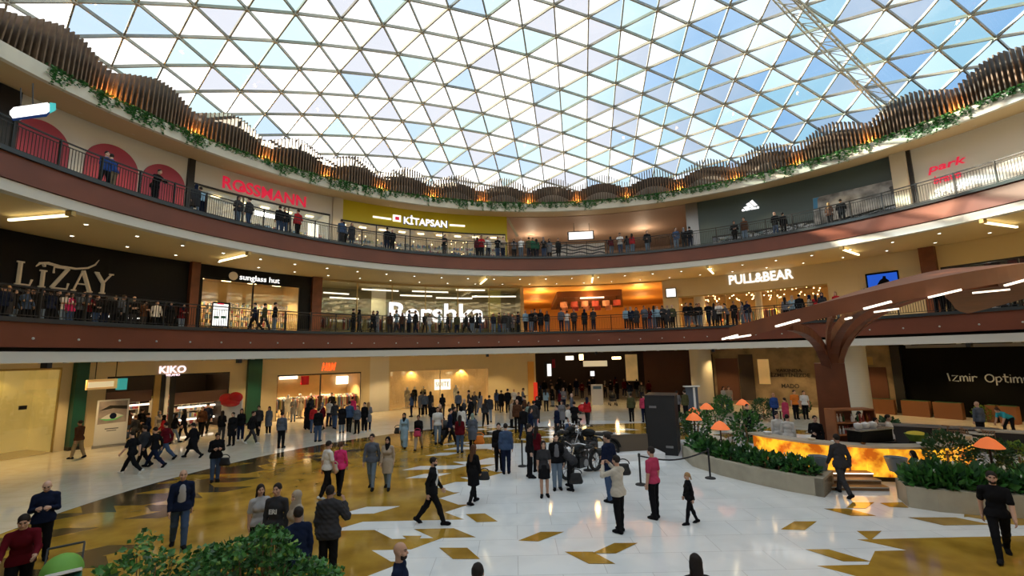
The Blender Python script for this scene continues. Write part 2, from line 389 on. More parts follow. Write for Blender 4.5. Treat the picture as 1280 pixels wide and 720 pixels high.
KIT = {}
def kit(pose, fem, top, bottom, hair, fine=False, beard=False, opened=False):
    """meshes of one dressed figure: body, top, bottom, shoe x2, hair"""
    key = (pose, fem, top, bottom, hair, fine, beard, opened)
    if key in KIT: return KIT[key]
    J = skeleton(pose, fem); h = .0085 if fine else .014; out = {}
    z0 = J['pel'][2]
    # body
    pr = torso(J, fem) + arms(J) + legs(J) + head(J) + hands(J) + feet(J, 0) + feet(J, 1)
    V, Q = sdf_mesh(pr, h)
    ctr = V[Q].mean(1); loc = (ctr - J['head']) @ J['Rh']
    fm = np.zeros(len(Q), int)
    for s in (1, -1):
        fm[((loc[:, 0] - s * .032) / .014) ** 2 + ((loc[:, 2] - .006) / .008) ** 2 < 1] = 1
        fm[(np.abs(loc[:, 0] - s * .033) < .02) & (np.abs(loc[:, 2] - .027) < .006)] = 2
    fm[((loc[:, 0]) / .022) ** 2 + ((loc[:, 2] + .062) / .008) ** 2 < 1] = 3
    fm[loc[:, 1] < .03] = 0
    out['body'] = people_mesh('body', V, Q, [M['skin_mid'], M['eye_dark'], M['hair_dark'], M['lip']], fm)
    # top
    wr = .0025
    if top == 'tee': pr = torso(J, fem, .014) + arms(J, .014, .38); cut = -.06
    elif top == 'shirt': pr = torso(J, fem, .013) + arms(J, .011, .96); cut = -.08
    elif top == 'jacket': pr = torso(J, fem, .023) + arms(J, .015, .97); cut = -.1; wr = .004
    elif top == 'puffer': pr = torso(J, fem, .045) + arms(J, .03, .97); cut = -.13; wr = .007
    elif top in ('coat', 'tunic', 'robe'):
        g = .03 if top == 'coat' else .018
        pr = torso(J, fem, g) + arms(J, g * .8, .97); cut = {'coat': -.42, 'tunic': -.38, 'robe': -.84}[top]
        pr += [c_(J['pel'], (J['kn', 0] + J['kn', 1]) / 2, .15 + g, .17 + g)]
        for i in (0, 1):
            pr += [c_(J['hip', i], J['kn', i], .1 + g, .095 + g)]
            if top == 'robe': pr += [c_(J['kn', i], J['an', i], .11, .13, .08)]
    if top in ('tee', 'shirt', 'jacket', 'puffer') and pose not in ('sit', 'bend'):
        g = {'tee': .026, 'shirt': .025, 'jacket': .038, 'puffer': .056}[top]
        pr += [c_(J['hip', i], J['hip', i] * .7 + J['kn', i] * .3, .086 + g, .084 + g, .06) for i in (0, 1)] + [c_(J['pel'] + np.array([0, 0, .02]), J['pel'] + np.array([0, .015, -.1]), .112 + g, .1 + g)]
    collar = J['neck'] + J['Rt'] @ np.array([0, 0, -.045])
    pr += [c_(collar, collar + J['Rt'] @ np.array([0, 0, .03]), .07, .064 if top in ('coat', 'jacket', 'puffer') else .055)]
    V, Q = sdf_mesh(pr, h if fine else .016, .03, [((0, 0, z0 + cut), (0, 0, -1))] if pose not in ('bend', 'sit') else [], wr)
    if top == 'puffer':
        V[:, :2] *= (1 + .02 * np.sin(V[:, 2:3] * 2 * math.pi / .085))
    out['top'] = people_mesh('top', V, Q, [M['cloth_black']])
    if top != 'robe':
        if bottom == 'skirt':
            pr = torso(J, fem, .012)[:1] + [c_(J['pel'], (J['kn', 0] + J['kn', 1]) / 2, .15, .19)]; pr += [c_(J['hip', i], J['kn', i], .1, .105) for i in (0, 1)]
            cuts = [((0, 0, z0 + .1), (0, 0, 1)), ((0, 0, z0 - .36), (0, 0, -1))]
        else:
            g = .012 if bottom == 'slim' else .02
            pr = [p for k_, p in enumerate(torso(J, fem, .01)) if k_ in (0, 5, 6)] + legs(J, g, .97)
            cuts = [(J['pel'] + J['Rt'] @ np.array([0, 0, .1]), tuple(J['Rt'] @ np.array([0, 0, 1.])))]
        V, Q = sdf_mesh(pr, h if fine else .016, .025, cuts, .003)
        out['bottom'] = people_mesh('bottom', V, Q, [M['cloth_black']])
    for i in (0, 1):
        V, Q = sdf_mesh(feet(J, i, .011), .011 if fine else .016, .02)
        out['shoe', i] = people_mesh('shoe', V, Q, [M['cloth_black']])
    if opened:
        V, Q = sdf_mesh([e_(J['chest'] + J['Rt'] @ np.array([0, .088, -.03]), (.085, .055, .2), J['Rt']), e_(J['waist'] + J['Rt'] @ np.array([0, .078, -.02]), (.09, .055, .17), J['Rt'])], .011, .04)
        out['front'] = people_mesh('shirt_front', V, Q, [M['cloth_white']])
    Rh, hd = J['Rh'], J['head']; A = lambda x, y, z: hd + Rh @ np.array([x, y, z])
    if hair != 'bald':
        pr = [e_(A(0, -.022, .032), (.084, .1, .1), Rh)]; cuts = [(A(0, .052, .0), tuple(Rh @ nrm([0, 1, -.55]))), (A(0, -.02, -.045), tuple(Rh @ nrm([0, .25, -1])))]
        if hair == 'short': cuts = [(A(0, .066, .05), tuple(Rh @ nrm([0, 1, -.5]))), (A(0, .0, -.02), tuple(Rh @ nrm([0, .75, -1])))]
        if hair == 'long':
            pr += [c_(A(0, -.06, -.02), J['neck'] + J['Rt'] @ np.array([0, -.09, -.16]), .075, .06)] + [c_(A(s * .06, -.02, 0), J['neck'] + J['Rt'] @ np.array([s * .075, .0, -.1]), .034, .026) for s in (1, -1)]
            cuts = [(A(0, .05, .0), tuple(Rh @ nrm([0, 1, -.45])))]
        if hair == 'tail': pr += [c_(A(0, -.1, .06), A(0, -.15, -.12), .03, .022)]; cuts = cuts[:1]
        if hair == 'scarf':
            pr = [e_(A(0, -.018, .025), (.092, .11, .112), Rh), c_(A(0, -.02, -.05), J['neck'] + J['Rt'] @ np.array([0, .0, -.06]), .085, .1), c_(A(0, .03, -.11), J['neck'] + J['Rt'] @ np.array([0, .07, -.13]), .06, .07)]
            V, Q = sdf_mesh(pr, .01 if fine else .014, .03, [], .002)
            lo_ = (V - hd) @ Rh; face = (lo_[:, 1] > .03) & ((lo_[:, 0] / .055) ** 2 + ((lo_[:, 2] + .01) / .08) ** 2 < 1)
            V = V - np.where(face, .06, 0)[:, None] * (Rh @ np.array([0, 1, 0]))
        else:
            V, Q = sdf_mesh(pr, .009 if fine else .013, .02, cuts, .003)
        out['hair'] = people_mesh('hair', V, Q, [M['hair_dark']])
    if beard:
        V, Q = sdf_mesh([e_(A(0, .03, -.075), (.06, .062, .05), Rh), e_(A(0, .02, -.04), (.066, .05, .05), Rh)], .009, .02, [(A(0, .0, -.05), tuple(Rh @ nrm([0, -.3, 1]))), (A(0, .01, -.05), tuple(Rh @ nrm([0, -1, 0])))])
        out['beard'] = people_mesh('beard', V, Q, [M['hair_dark']])
    KIT[key] = out; return out

PARTNAME = {'tee': 't_shirt', 'shirt': 'shirt', 'jacket': 'jacket', 'puffer': 'padded_jacket', 'coat': 'coat', 'tunic': 'tunic', 'robe': 'long_dress'}
def paint(o, m):
    o.material_slots[0].link = 'OBJECT'; o.material_slots[0].material = m

def person(label, x, y, z, face, pose='stand', fem=False, top='shirt', tc='cloth_black', bottom='trousers', bc='cloth_black', hair='short', hc='hair_dark',
           skin='skin_mid', sc='cloth_black', H=1.0, fine=False, beard=False, group=None, opened=None):
    K = kit(pose, fem, top, bottom, hair, fine, beard, bool(opened))
    r = bpy.data.objects.new('person', None); COL.objects.link(r); r.location = (x, y, z); r.rotation_euler = (0, 0, face); r.scale = (H, H, H)
    r.empty_display_size = .1; r['label'] = label; r['category'] = 'person'
    if group: r['group'] = group
    for k_, me in K.items():
        n = {'body': 'body', 'top': PARTNAME[top], 'bottom': 'skirt' if bottom == 'skirt' else 'trousers', 'hair': 'head_scarf' if hair == 'scarf' else 'hair', 'beard': 'beard', 'front': 'shirt_front'}.get(k_, 'shoe')
        o = bpy.data.objects.new(n, me); COL.objects.link(o); o.parent = r
        paint(o, M[{'body': skin, 'top': tc, 'bottom': bc, 'hair': hc, 'beard': 'hair_dark', 'front': opened}.get(k_, sc)])
    return r
# ---------------------------------------------------------------- building materials
mat('brown_band', (.175, .045, .020), .42, noise=(.5, .25)); mat('dark_ledge', (.022, .03, .034), .35); mat('black_gap', (.006, .006, .006), .8)
mat('white_strip', (.62, .60, .54), .6); mat('soffit', (.68, .54, .27), .7); mat('soffit_roof', (.52, .40, .23), .7); mat('upper_floor', (.45, .40, .33), .3)
mat('cream_wall', (.68, .58, .38), .6, noise=(.3, .1)); mat('parapet_stone', (.62, .60, .52), .7, noise=(1.2, .14)); mat('white_wall', (.72, .71, .68), .6); mat('dark_wall', (.02, .016, .014), .7)
mat('slat_wood', (.15, .095, .055), .6, noise=(3, .4)); mat('screen_back', (.07, .045, .03), .8); mat('screen_arch', (.42, .36, .30), .8)
mat('steel_frame', (.40, .41, .36), .45, noise=(2, .2)); mat('steel_node', (.45, .44, .38), .4); mat('steel_pale', (.5, .52, .48), .4)
glass('pane_clear', (.97, .98, .98), .03); glass('pane_cyan', (.53, .69, .72), .05); glass('pane_lilac', (.56, .58, .64), .05); glass('pane_blue', (.44, .57, .72), .05); glass('shop_glass', (.93, .95, .94), .07, .01)
mat('rail_black', (.015, .017, .018), .4, metal=.3); mat('wood_column', (.20, .062, .022), .45, noise=(2, .35)); mat('green_column', (.008, .075, .055), .4); mat('stone_column', (.62, .57, .47), .6)
mat('lamp_white', (1, .96, .86), .5, emit=9); mat('lamp_bar', (1, .85, .5), .5, emit=2.6); mat('lamp_warm', (1, .72, .35), .5, emit=7); mat('lamp_soft', (1, .9, .74), .5, emit=1.6); mat('lamp_amber', (1, .45, .08), .5, emit=14)
mat('metal_dark', (.03, .03, .032), .4, metal=.5); mat('metal_grey', (.3, .3, .31), .35, metal=.7); mat('metal_gold', (.45, .32, .12), .35, metal=.6); mat('black_gloss', (.007, .007, .007), .35, spec=.15); mat('black_matt', (.012, .012, .013), .7)
mat('ivy', (.05, .22, .05), .7, noise=(9, .5)); mat('leaf', (.05, .20, .03), .55, noise=(5, .5)); mat('leaf_dark', (.025, .10, .03), .5, noise=(5, .4)); mat('leaf_lime', (.2, .34, .04), .6, noise=(5, .4)); mat('flower_white', (.75, .76, .7), .6)
# polished floor: white marble slabs with fine joints, cream slabs outside the circle
def slab_mat(name, col, vein, joint, size):
    m = bpy.data.materials.new(name); m.use_nodes = True; t = m.node_tree; b = t.nodes['Principled BSDF']; co = N(t, 'ShaderNodeTexCoord')
    br = N(t, 'ShaderNodeTexBrick'); br.inputs['Scale'].default_value = 1.0; br.inputs['Brick Width'].default_value = size; br.inputs['Row Height'].default_value = size / 2; br.inputs['Mortar Size'].default_value = .006
    br.inputs['Mortar'].default_value = (*joint, 1); br.inputs['Color1'].default_value = (*col, 1); br.inputs['Color2'].default_value = tuple(x * .95 for x in col) + (1,)
    n = N(t, 'ShaderNodeTexNoise'); n.inputs['Scale'].default_value = .9; n.inputs['Detail'].default_value = 6; n.inputs['Distortion'].default_value = 1.2
    r = N(t, 'ShaderNodeValToRGB'); r.color_ramp.elements[0].position = .4; r.color_ramp.elements[0].color = (1, 1, 1, 1); r.color_ramp.elements[1].position = .8; r.color_ramp.elements[1].color = (*vein, 1)
    mx = N(t, 'ShaderNodeMixRGB', blend_type='MULTIPLY'); mx.inputs[0].default_value = 1
    t.links.new(co.outputs['Object'], br.inputs['Vector']); t.links.new(co.outputs['Object'], n.inputs['Vector']); t.links.new(n.outputs['Fac'], r.inputs[0])
    t.links.new(br.outputs['Color'], mx.inputs[1]); t.links.new(r.outputs[0], mx.inputs[2]); t.links.new(mx.outputs[0], b.inputs['Base Color'])
    b.inputs['Roughness'].default_value = .07; b.inputs['Specular IOR Level'].default_value = .55; M[name] = m
slab_mat('marble_white', (.78, .80, .80), (.86, .87, .88), (.5, .5, .5), 1.8); slab_mat('marble_cream', (.74, .69, .58), (.9, .86, .78), (.48, .43, .34), 1.2)
mat('marble_gold', (.42, .25, .035), .09, spec=.55, noise=(1.1, .5, (.24, .13, .015))); mat('marble_dark', (.075, .052, .022), .16, spec=.55, noise=(1.5, .5))
# ---------------------------------------------------------------- ground floor and inlay
ZG, Z1, Z2, RS = 4.47, 6.05, 11.78, 20.4
S1, S2 = 4.47, 10.32
RG, RF = 28.5, 26.0
b = MB(); b.lathe([(0.001, 0), (17.0, 0)], 'marble_white', (CX, CY, 0), 120); b.lathe([(17.0, 0), (62, 0)], 'marble_cream', (CX, CY, 0), 120); struct(b.build('floor'))
def inlay(polys, m, name, z0=.001, z1=.005):
    q = MB()
    for p in polys: q.prism(p, z0, z1, m)
    return struct(q.build(name))
def clip(poly):
    n = 144
    for k in range(n):
        a = 2 * PI * (k + .5) / n; nx, ny = math.cos(a), math.sin(a); out = []; D = [(x - CX) * nx + (y - CY) * ny - 16.95 * math.cos(PI / n) for x, y in poly]
        for i in range(len(poly)):
            j = (i + 1) % len(poly)
            if D[i] <= 0: out.append(poly[i])
            if (D[i] < 0) != (D[j] < 0) and D[i] != D[j]: t = D[i] / (D[i] - D[j]); out.append((poly[i][0] + t * (poly[j][0] - poly[i][0]), poly[i][1] + t * (poly[j][1] - poly[i][1])))
        poly = out
        if len(poly) < 3: break
    return poly
def dens(x, y):
    r = math.hypot(x - CX, y - CY); e = -2.6 - max(0, (11.5 - y)) * .12 + max(0, y - 15) * .16
    g = 1.0 if x < e - 1.8 else (0.62 if x < e else (.30 if x < e + 1.6 else .03))
    if y > 23.5: g = max(g, .75 if x < 9 else .5)
    if x > 5.7 and y < 9.5 + (x - 5.7) * .62: g = max(g, .78 if y < 9.1 + (x - 5.7) * .5 else .45)
    return g
gold, dark, gold2 = [], [], []
WX, HY, SK = 1.02, .62, .62
for i in range(-3, 52):
    for j in range(-19, 23):
        y0 = i * HY - 3; s = SK if i % 2 else -SK; x0 = j * WX + (i % 3) * .3
        q = [(x0, y0), (x0 + WX, y0), (x0 + WX + s, y0 + HY), (x0 + s, y0 + HY)]
        if all(math.hypot(a - CX, c - CY) > 16.95 for a, c in q): continue
        if any(math.hypot(a - CX, c - CY) > 16.95 for a, c in q): q = clip(q)
        if len(q) < 3: continue
        cx_, cy_ = x0 + WX / 2 + s / 2, y0 + HY / 2; g = dens(cx_, cy_); rr = math.hypot(cx_ - CX, cy_ - CY); u = R_.random()
        if g < .05: continue
        if rr > 13.2 and g >= .7 and cx_ < 5 and R_.random() < .26 + .5 * (rr > 15.8): dark.append(q)
        elif u < g * (.97 if g >= 1 else 1): gold.append(q)
for px in [[(648, 676), (676, 665), (705, 665), (673, 677)], [(706, 690), (741, 690), (769, 705), (736, 705)], [(740, 692), (768, 679), (797, 679), (770, 692)], [(549, 685), (584, 685), (600, 699), (566, 699)], [(976, 662), (993, 652), (1021, 652), (1006, 663)],
           [(1007, 687), (1036, 687), (1088, 702), (1054, 702)], [(1058, 635), (1066, 628), (1093, 628), (1082, 636)], [(1030, 636), (1060, 636), (1095, 645), (1064, 645)], [(1071, 664), (1102, 664), (1088, 676)], [(1135, 647), (1194, 647), (1240, 656), (1180, 657)],
           [(503, 670), (527, 670), (519, 682)], [(1100, 629), (1128, 628), (1136, 635), (1112, 634)], [(582, 643), (606, 642), (622, 652), (596, 653)]]:
    gold2.append([tuple(onz(u, v)[:2]) for u, v in px])
inlay(gold, 'marble_gold', 'floor_inlay'); inlay(dark, 'marble_dark', 'floor_inlay'); inlay(gold2, 'marble_gold', 'floor_inlay', .006, .008)
# ---------------------------------------------------------------- the two galleries
def ring(name, prof, m, r0=0, n=160, a0=0, a1=360):
    q = MB(); q.lathe(prof, m, (CX, CY, 0), n, a0, a1, True); return struct(q.build(name, smooth=True))
def rect(r0, r1, z0, z1): return [(r0, z0), (r0, z1), (r1, z1), (r1, z0)]
for lv, (zf, zb, zs) in enumerate(((Z1, 5.02, S1), (Z2, 10.74, S2))):
    n = ('first', 'second')[lv]
    ring('floor_' + n, rect(RS + .3, 62 if lv < 1 else 56, zf - .25, zf), 'upper_floor'); ring('trim_1', rect(RS, RS + .3, zb, zf - .16), 'brown_band')
    ring('trim_2', rect(RS - .12, RS + .9, zf - .16, zf), 'dark_ledge'); ring('trim_3', rect(RS + .35, RS + .6, zs + .3, zb + .1), 'black_gap')
    ring('trim_4', rect(RS + .08, RS + .5, zs, zs + .40), 'white_strip'); ring('ceiling_' + ('ground', 'first')[lv], rect(RS + .5, 56, zs + .01, zs + .15), 'soffit')
# ---------------------------------------------------------------- roof edge: parapet, planter, slatted screen
RP, ZP0, ZP1 = 22.9, 16.2, 16.86
ring('trim_5', rect(RP, RP + .25, ZP0, ZP1), 'parapet_stone'); ring('ceiling_second', [(RP + .2, ZP0 + .02), (26.4, 16.75), (50, 16.75), (50, 16.95), (26.4, 16.95), (RP + .2, ZP0 + .3)], 'soffit_roof')
ring('trim_6', rect(RP + .25, RP + 1.6, ZP1 - .25, ZP1 - .08), 'dark_wall'); ring('roof', rect(RP + 1.2, 62, 17.1, 17.4), 'dark_wall')
scr = thing('slat_screen', 'tall wavy brown timber slat screen running round the foot of the glass dome', 'screen', (CX, CY, ZP1))
NB = 36
for k in range(NB):
    a0 = k * 360 / NB - 4.0; sw = MB(); bw = MB(); aw = MB()
    if not -100 < (a0 + 180) % 360 - 180 < 105: continue
    for j in range(20):
        u = (j + .5) / 20; a = a0 + u * 10; arch = math.sin(PI * u); rr = RP + .62 + .28 * math.cos(2 * PI * u)
        zt = ZP1 + 1.5 + .7 * arch + .07 * R_.random()
        p0, p1 = pol(a, rr, ZP1 - .1), pol(a, rr - .25 * (1 - arch) - .1, zt)
        ra = math.radians(a); tang = (math.cos(ra), -math.sin(ra), 0)
        sw.bar(p0, p1, .055, .40, 'slat_wood', up=(math.sin(ra), math.cos(ra), .01))
    for j in range(10): bw.sector(a0 + j, a0 + j + 1, RP + 1.25, RP + 1.32, ZP1 - .1, ZP1 + 1.36 + .62 * math.sin(PI * (j + .5) / 10), 'screen_back', 1)
    n = 10; top = [(a0 + 10 * i / n, ZP1 - .1 + 1.28 * math.sin(PI * i / n) ** .7) for i in range(n + 1)]
    vs = [pol(a, RP + 1.2, ZP1 - .1) for a, z in top] + [pol(a, RP + 1.2, z) for a, z in top] + [pol(a, RP + 1.25, ZP1 - .1) for a, z in top] + [pol(a, RP + 1.25, z) for a, z in top]
    m_ = n + 1; aw.add(vs, [(i, i + 1, m_ + i + 1, m_ + i) for i in range(n)] + [(m_ + i, m_ + i + 1, 3 * m_ + i + 1, 3 * m_ + i) for i in range(n)], 'screen_arch')
    bw.build('back_panel', scr); aw.build('arch_panel', scr); sw.build('slats', scr)
up0 = None
for k in range(NB):
    a = k * 10 - 4.0
    if not -84 < (a + 180) % 360 - 180 < 86: continue
    p = pol(a, RP + .42, ZP1 - .05)
    if up0 is None:
        up0 = thing('uplight', 'small amber uplight glowing at the foot of the roof slat screen', 'light', p, 'amber uplights at the foot of the roof screen')
        MB().lathe([(.001, 0), (.10, 0), (.12, .16), (.001, .16)], 'metal_dark', n=12).build('housing', up0, loc=(0, 0, 0)); MB().lathe([(.001, .165), (.1, .165), (.09, .18), (.001, .185)], 'lamp_amber', n=12).build('lens', up0, loc=(0, 0, 0))
    else: dup(up0, p)
    light('uplight_glow', pol(a, RP + .40, ZP1 + .32), 95, (1, .40, .07), .06)
# hanging ivy
def ivy_mesh(seed, L):
    r = random.Random(seed); q = MB()
    for s in range(7):
        x, y, z = r.uniform(-.45, .45), r.uniform(-.08, .03), .1; ln = L * r.uniform(.4, 1) * (1 - abs(x))
        while z > -ln:
            a, b_ = r.uniform(0, 6.28), r.uniform(.07, .13); t = r.uniform(-.7, .7)
            d = np.array([math.cos(a), math.sin(a) * .6 - .1, -abs(t)]) * b_; e = np.array([-math.sin(a), math.cos(a), t]) * b_ * .6; c = np.array([x + r.uniform(-.09, .09), y + r.uniform(-.06, .06), z])
            q.add([c - e, c + d * .6 - e * .4, c + d, c + e, c + (e - d) * .2 + np.array([0, 0, .02])], [(0, 1, 2, 3), (0, 3, 4)], 'ivy'); z -= r.uniform(.02, .05); x += r.uniform(-.03, .03)
    for s in range(26):
        c = np.array([r.uniform(-.6, .6), r.uniform(.0, .25), r.uniform(.0, .16)]); a = r.uniform(0, 6.28); d = np.array([math.cos(a), math.sin(a), r.uniform(-.2, .5)]) * .11; e = np.array([-math.sin(a), math.cos(a), .2]) * .06
        q.add([c - e, c + d, c + e], [(0, 1, 2)], 'ivy')
    return q
ivs = [ivy_mesh(s, L) for s, L in ((1, .45), (2, .8), (3, .6), (4, 1.0), (5, .35))]; first = {}
for k in range(100):
    a = -80 + k * 1.66 + R_.uniform(-.4, .4); t = R_.choice([0, 1, 2, 2, 3, 4, 4]); p = pol(a, RP - .03, ZP1)
    if t not in first:
        o = ivs[t].build('trailing_ivy', loc=p); first[t] = o
    else: o = first[t].copy(); COL.objects.link(o); o.location = p
    o.rotation_euler = (0, 0, -math.radians(a)); tag(o, 'clump of green ivy trailing over the pale roof parapet', 'plant', 'ivy clumps along the roof parapet')
# ---------------------------------------------------------------- glass dome
ZR, DS, RD, EDGE, DAZ = 19.56, 4.24, 24.4, 2.173, 8.1; DX, DY = 3.445, 14.73
def dz(x, y): return ZR + DS * (1 - ((x - DX) ** 2 + (y - DY) ** 2) / RD ** 2)
e1 = np.array([math.sin(math.radians(DAZ)), math.cos(math.radians(DAZ))]) * EDGE; e2 = np.array([math.sin(math.radians(DAZ + 60)), math.cos(math.radians(DAZ + 60))]) * EDGE
nodes = {}
for i in range(-16, 17):
    for j in range(-16, 17):
        p = e1 * i + e2 * j
        if np.hypot(*p) < 26.6: nodes[i, j] = (DX + p[0], DY + p[1], dz(DX + p[0], DY + p[1]))
fr = MB(); pn = MB()
for (i, j), p in nodes.items():
    for d in ((1, 0), (0, 1), (-1, 1)):
        q = nodes.get((i + d[0], j + d[1]))
        if q: fr.bar(p, q, .075, .16, 'steel_frame')
    fr.lathe([(.001, -.12), (.11, -.12), (.11, .08), (.001, .08)], 'steel_node', p, 8)
    for d1, d2 in (((1, 0), (0, 1)), ((0, 1), (-1, 1))):
        q, r = nodes.get((i + d1[0], j + d1[1])), nodes.get((i + d2[0], j + d2[1]))
        if q and r:
            u = R_.random(); cxx = (p[0] + q[0] + r[0]) / 3; w = min(1, max(0, (cxx + 4) / 16))
            m = 'pane_clear' if u < .60 - .22 * w else ('pane_cyan' if u < .78 - .1 * w else ('pane_lilac' if u < .92 - .08 * w else 'pane_blue'))
            pn.add([(v[0], v[1], v[2] + .1) for v in (p, q, r)], [(0, 1, 2)], m)
struct(fr.build('ceiling_frame')); struct(pn.build('ceiling_glass'))
# maintenance gantry that climbs under the glass
g = thing('maintenance_gantry', 'long pale steel truss gantry climbing under the glass dome', 'gantry', (14, 20, 19))
def under(u, v, off):
    d = ray(u, v); t = 5.0
    while t < 60 and (HC + d[2] * t) < dz(d[0] * t, d[1] * t) - off: t += .05
    return d * t + np.array([0, 0, HC])
ga = [under(955 + (1104 - 955) * t, -20 + (136 + 20) * t ** .97, .45) for t in np.linspace(0, 1, 14)]; gb = [under(980 + (1128 - 980) * t, -20 + (130 + 20) * t ** .97, .45) for t in np.linspace(0, 1, 14)]
up = np.array([0, 0, .38])
MB().tube(ga, .05, 'steel_pale', 6).build('rail', g); MB().tube(gb, .06, 'steel_pale', 6).build('rail', g); MB().tube([p - up for p in ga], .04, 'steel_pale', 6).build('rail', g); MB().tube([p - up for p in gb], .05, 'steel_pale', 6).build('rail', g)
q = MB()
for i in range(14):
    q.tube([ga[i], gb[i]], .025, 'steel_pale', 5); q.tube([ga[i], ga[i] - up], .025, 'steel_pale', 5); q.tube([gb[i], gb[i] - up], .025, 'steel_pale', 5)
    if i < 13: q.tube([ga[i], gb[i + 1]], .022, 'steel_pale', 5); q.tube([ga[i] - up, ga[i + 1]], .022, 'steel_pale', 5)
q.build('lattice', g); q = MB(); q.box(ga[-1] * .5 + gb[-1] * .5 - up * .6, (1.0, .8, .5), 'steel_pale', .5); q.build('end_carriage', g)
# ---------------------------------------------------------------- balustrades
def balustrade(zf, label, sunny):
    r = RS + .12; t = thing('balustrade', label, 'railing', pol(0, r, zf)); h = 1.08
    q = MB(); q.lathe(rect(r - .03, r + .03, zf + h, zf + h + .05), 'rail_black', (CX, CY, 0), 120, -100, 100, True); q.lathe(rect(r - .015, r + .015, zf + h - .14, zf + h - .11), 'rail_black', (CX, CY, 0), 120, -100, 100, True); q.build('handrail', t)
    q = MB(); q.lathe(rect(r - .02, r + .02, zf + .08, zf + .11), 'rail_black', (CX, CY, 0), 120, -100, 100, True); q.build('bottom_rail', t)
    q = MB()
    for i in range(620):
        a = -98 + i * .316; p = pol(a, r, zf + .1); q.bar(p, (p[0], p[1], zf + h - .11), .014, .02, 'rail_black', up=(1, 0, 0))
    o = q.build('balusters', t)
    for i in range(46):
        a = -96 + i * 4.3; p = pol(a, r, zf); q = MB(); q.bar(p, (p[0], p[1], zf + h + .06), .05, .09, 'rail_black', up=(math.sin(math.radians(a)), math.cos(math.radians(a)), 0)); q.build('post', t)
balustrade(Z1, 'black barred balustrade round the middle gallery, above the lower brown band', 0); balustrade(Z2, 'black barred balustrade round the top gallery, above the upper brown band', 1)
# studs on the lower brown band
q = MB()
for i in range(44):
    p = pol(-92 + i * 4.2, RS - .01, 5.33); q.ell(p, (.045, .045, .045), 'steel_pale', 8, 6)
struct(q.build('trim_7'))
# ---------------------------------------------------------------- soffit lamps
lb0 = None; names_ = ['left end', 'second from left', 'third from left', 'middle', 'fourth', 'right']
for lv, zs, xs in ((1, S2, [(88, 262), (310, 314), (609, 344), (741, 346), (884, 330), (1052, 305), (1228, 270)]), (0, S1, [(59, 441), (299, 441), (609, 438), (745, 435), (891, 431), (1210, 418)])):
    for n, (u, v) in enumerate(xs):
        a = phi(u, v, RS + .3); t = thing('bar_lamp', 'slim glowing bar lamp under the %s gallery, number %s' % (('middle', 'top')[lv], n), 'lamp', pol(a, RS + .3, zs - .12))
        rel = pol(a + 2, RS + .3, 0)
        q = MB(); q.bar(pol(a, RS + .12, zs - .1), pol(a, RS + .42, zs - .1), .16, .2, 'metal_gold' if lv else 'metal_dark'); q.build('bracket', t)
        if lv: q = MB(); q.bar(pol(a, RS + .4, zs - .16), pol(a, RS + 3.2, zs - .16), .10, .09, 'lamp_bar'); q.build('light_bar', t)
        else: t.name = 'lamp_bracket'
        t['label'] = '%s under the %s gallery, %s along its row' % (('small dark lamp bracket', 'slim glowing bar lamp')[lv], ('middle', 'top')[lv], ['first from left', 'second from left', 'third from left', 'fourth from left', 'fifth from left', 'sixth from left', 'seventh from left'][n])
dl0 = None
for zs, r0, tilt, gname, lab in ((16.36, 23.7, 0, 'downlights under the roof edge', 'small round downlight in the sloping soffit under the roof edge'), (16.56, 25.0, 1, 'downlights under the roof edge', ''), (S2 - .005, 22.0, 0, 'downlights under the top gallery', 'small round downlight in the soffit under the top gallery'),
                          (S2 - .005, 24.6, 1, 'downlights under the top gallery', ''), (S1 - .005, 22.2, 0, 'downlights under the middle gallery', 'small round downlight in the soffit under the middle gallery'), (S1 - .005, 25.6, 1, 'downlights under the middle gallery', '')):
    if lab: lab_ = lab
    for i in range(29):
        a = -77 + i * 5.4 + tilt * 2.7; p = pol(a, r0, zs)
        if dl0 is None:
            dl0 = thing('downlight', lab_, 'light', p, gname); MB().lathe([(.07, -.02), (.1, -.03), (.1, .02), (.07, .02)], 'white_strip', n=12, close=True).build('trim_ring', dl0, loc=(0, 0, 0)); MB().lathe([(.001, -.012), (.072, -.012), (.072, .01), (.001, .01)], 'lamp_white', n=12).build('lens', dl0, loc=(0, 0, 0))
        else: dup(dl0, p, 0, lab_, None, gname)
for i in range(17):
    a = -80 + i * 10
    for zs, r0, pw in ((16.1, 24.3, 110), (S2 - .2, 23.4, 190), (S1 - .2, 26.3, 340)):
        light('downlight_glow', pol(a, r0, zs), pw, (1, .68, .30), .05, 'SPOT', (0, 0, 0))
# ---------------------------------------------------------------- outer walls
q = MB(); q.sector(30, 340, 34, 34.4, 0, 17.2, 'cream_wall', 4); q.sector(-20, -6, 34, 34.4, 0, 17.2, 'cream_wall', 4); struct(q.build('wall_outer'))
q = MB(); q.sector(80, 280, RG, RG + .3, 0, S1, 'cream_wall', 4); q.sector(80, 280, RF, RF + .3, Z1, S2, 'cream_wall', 4); q.sector(80, 280, RF, RF + .3, Z2, 16.8, 'cream_wall', 4); struct(q.build('wall_back'))
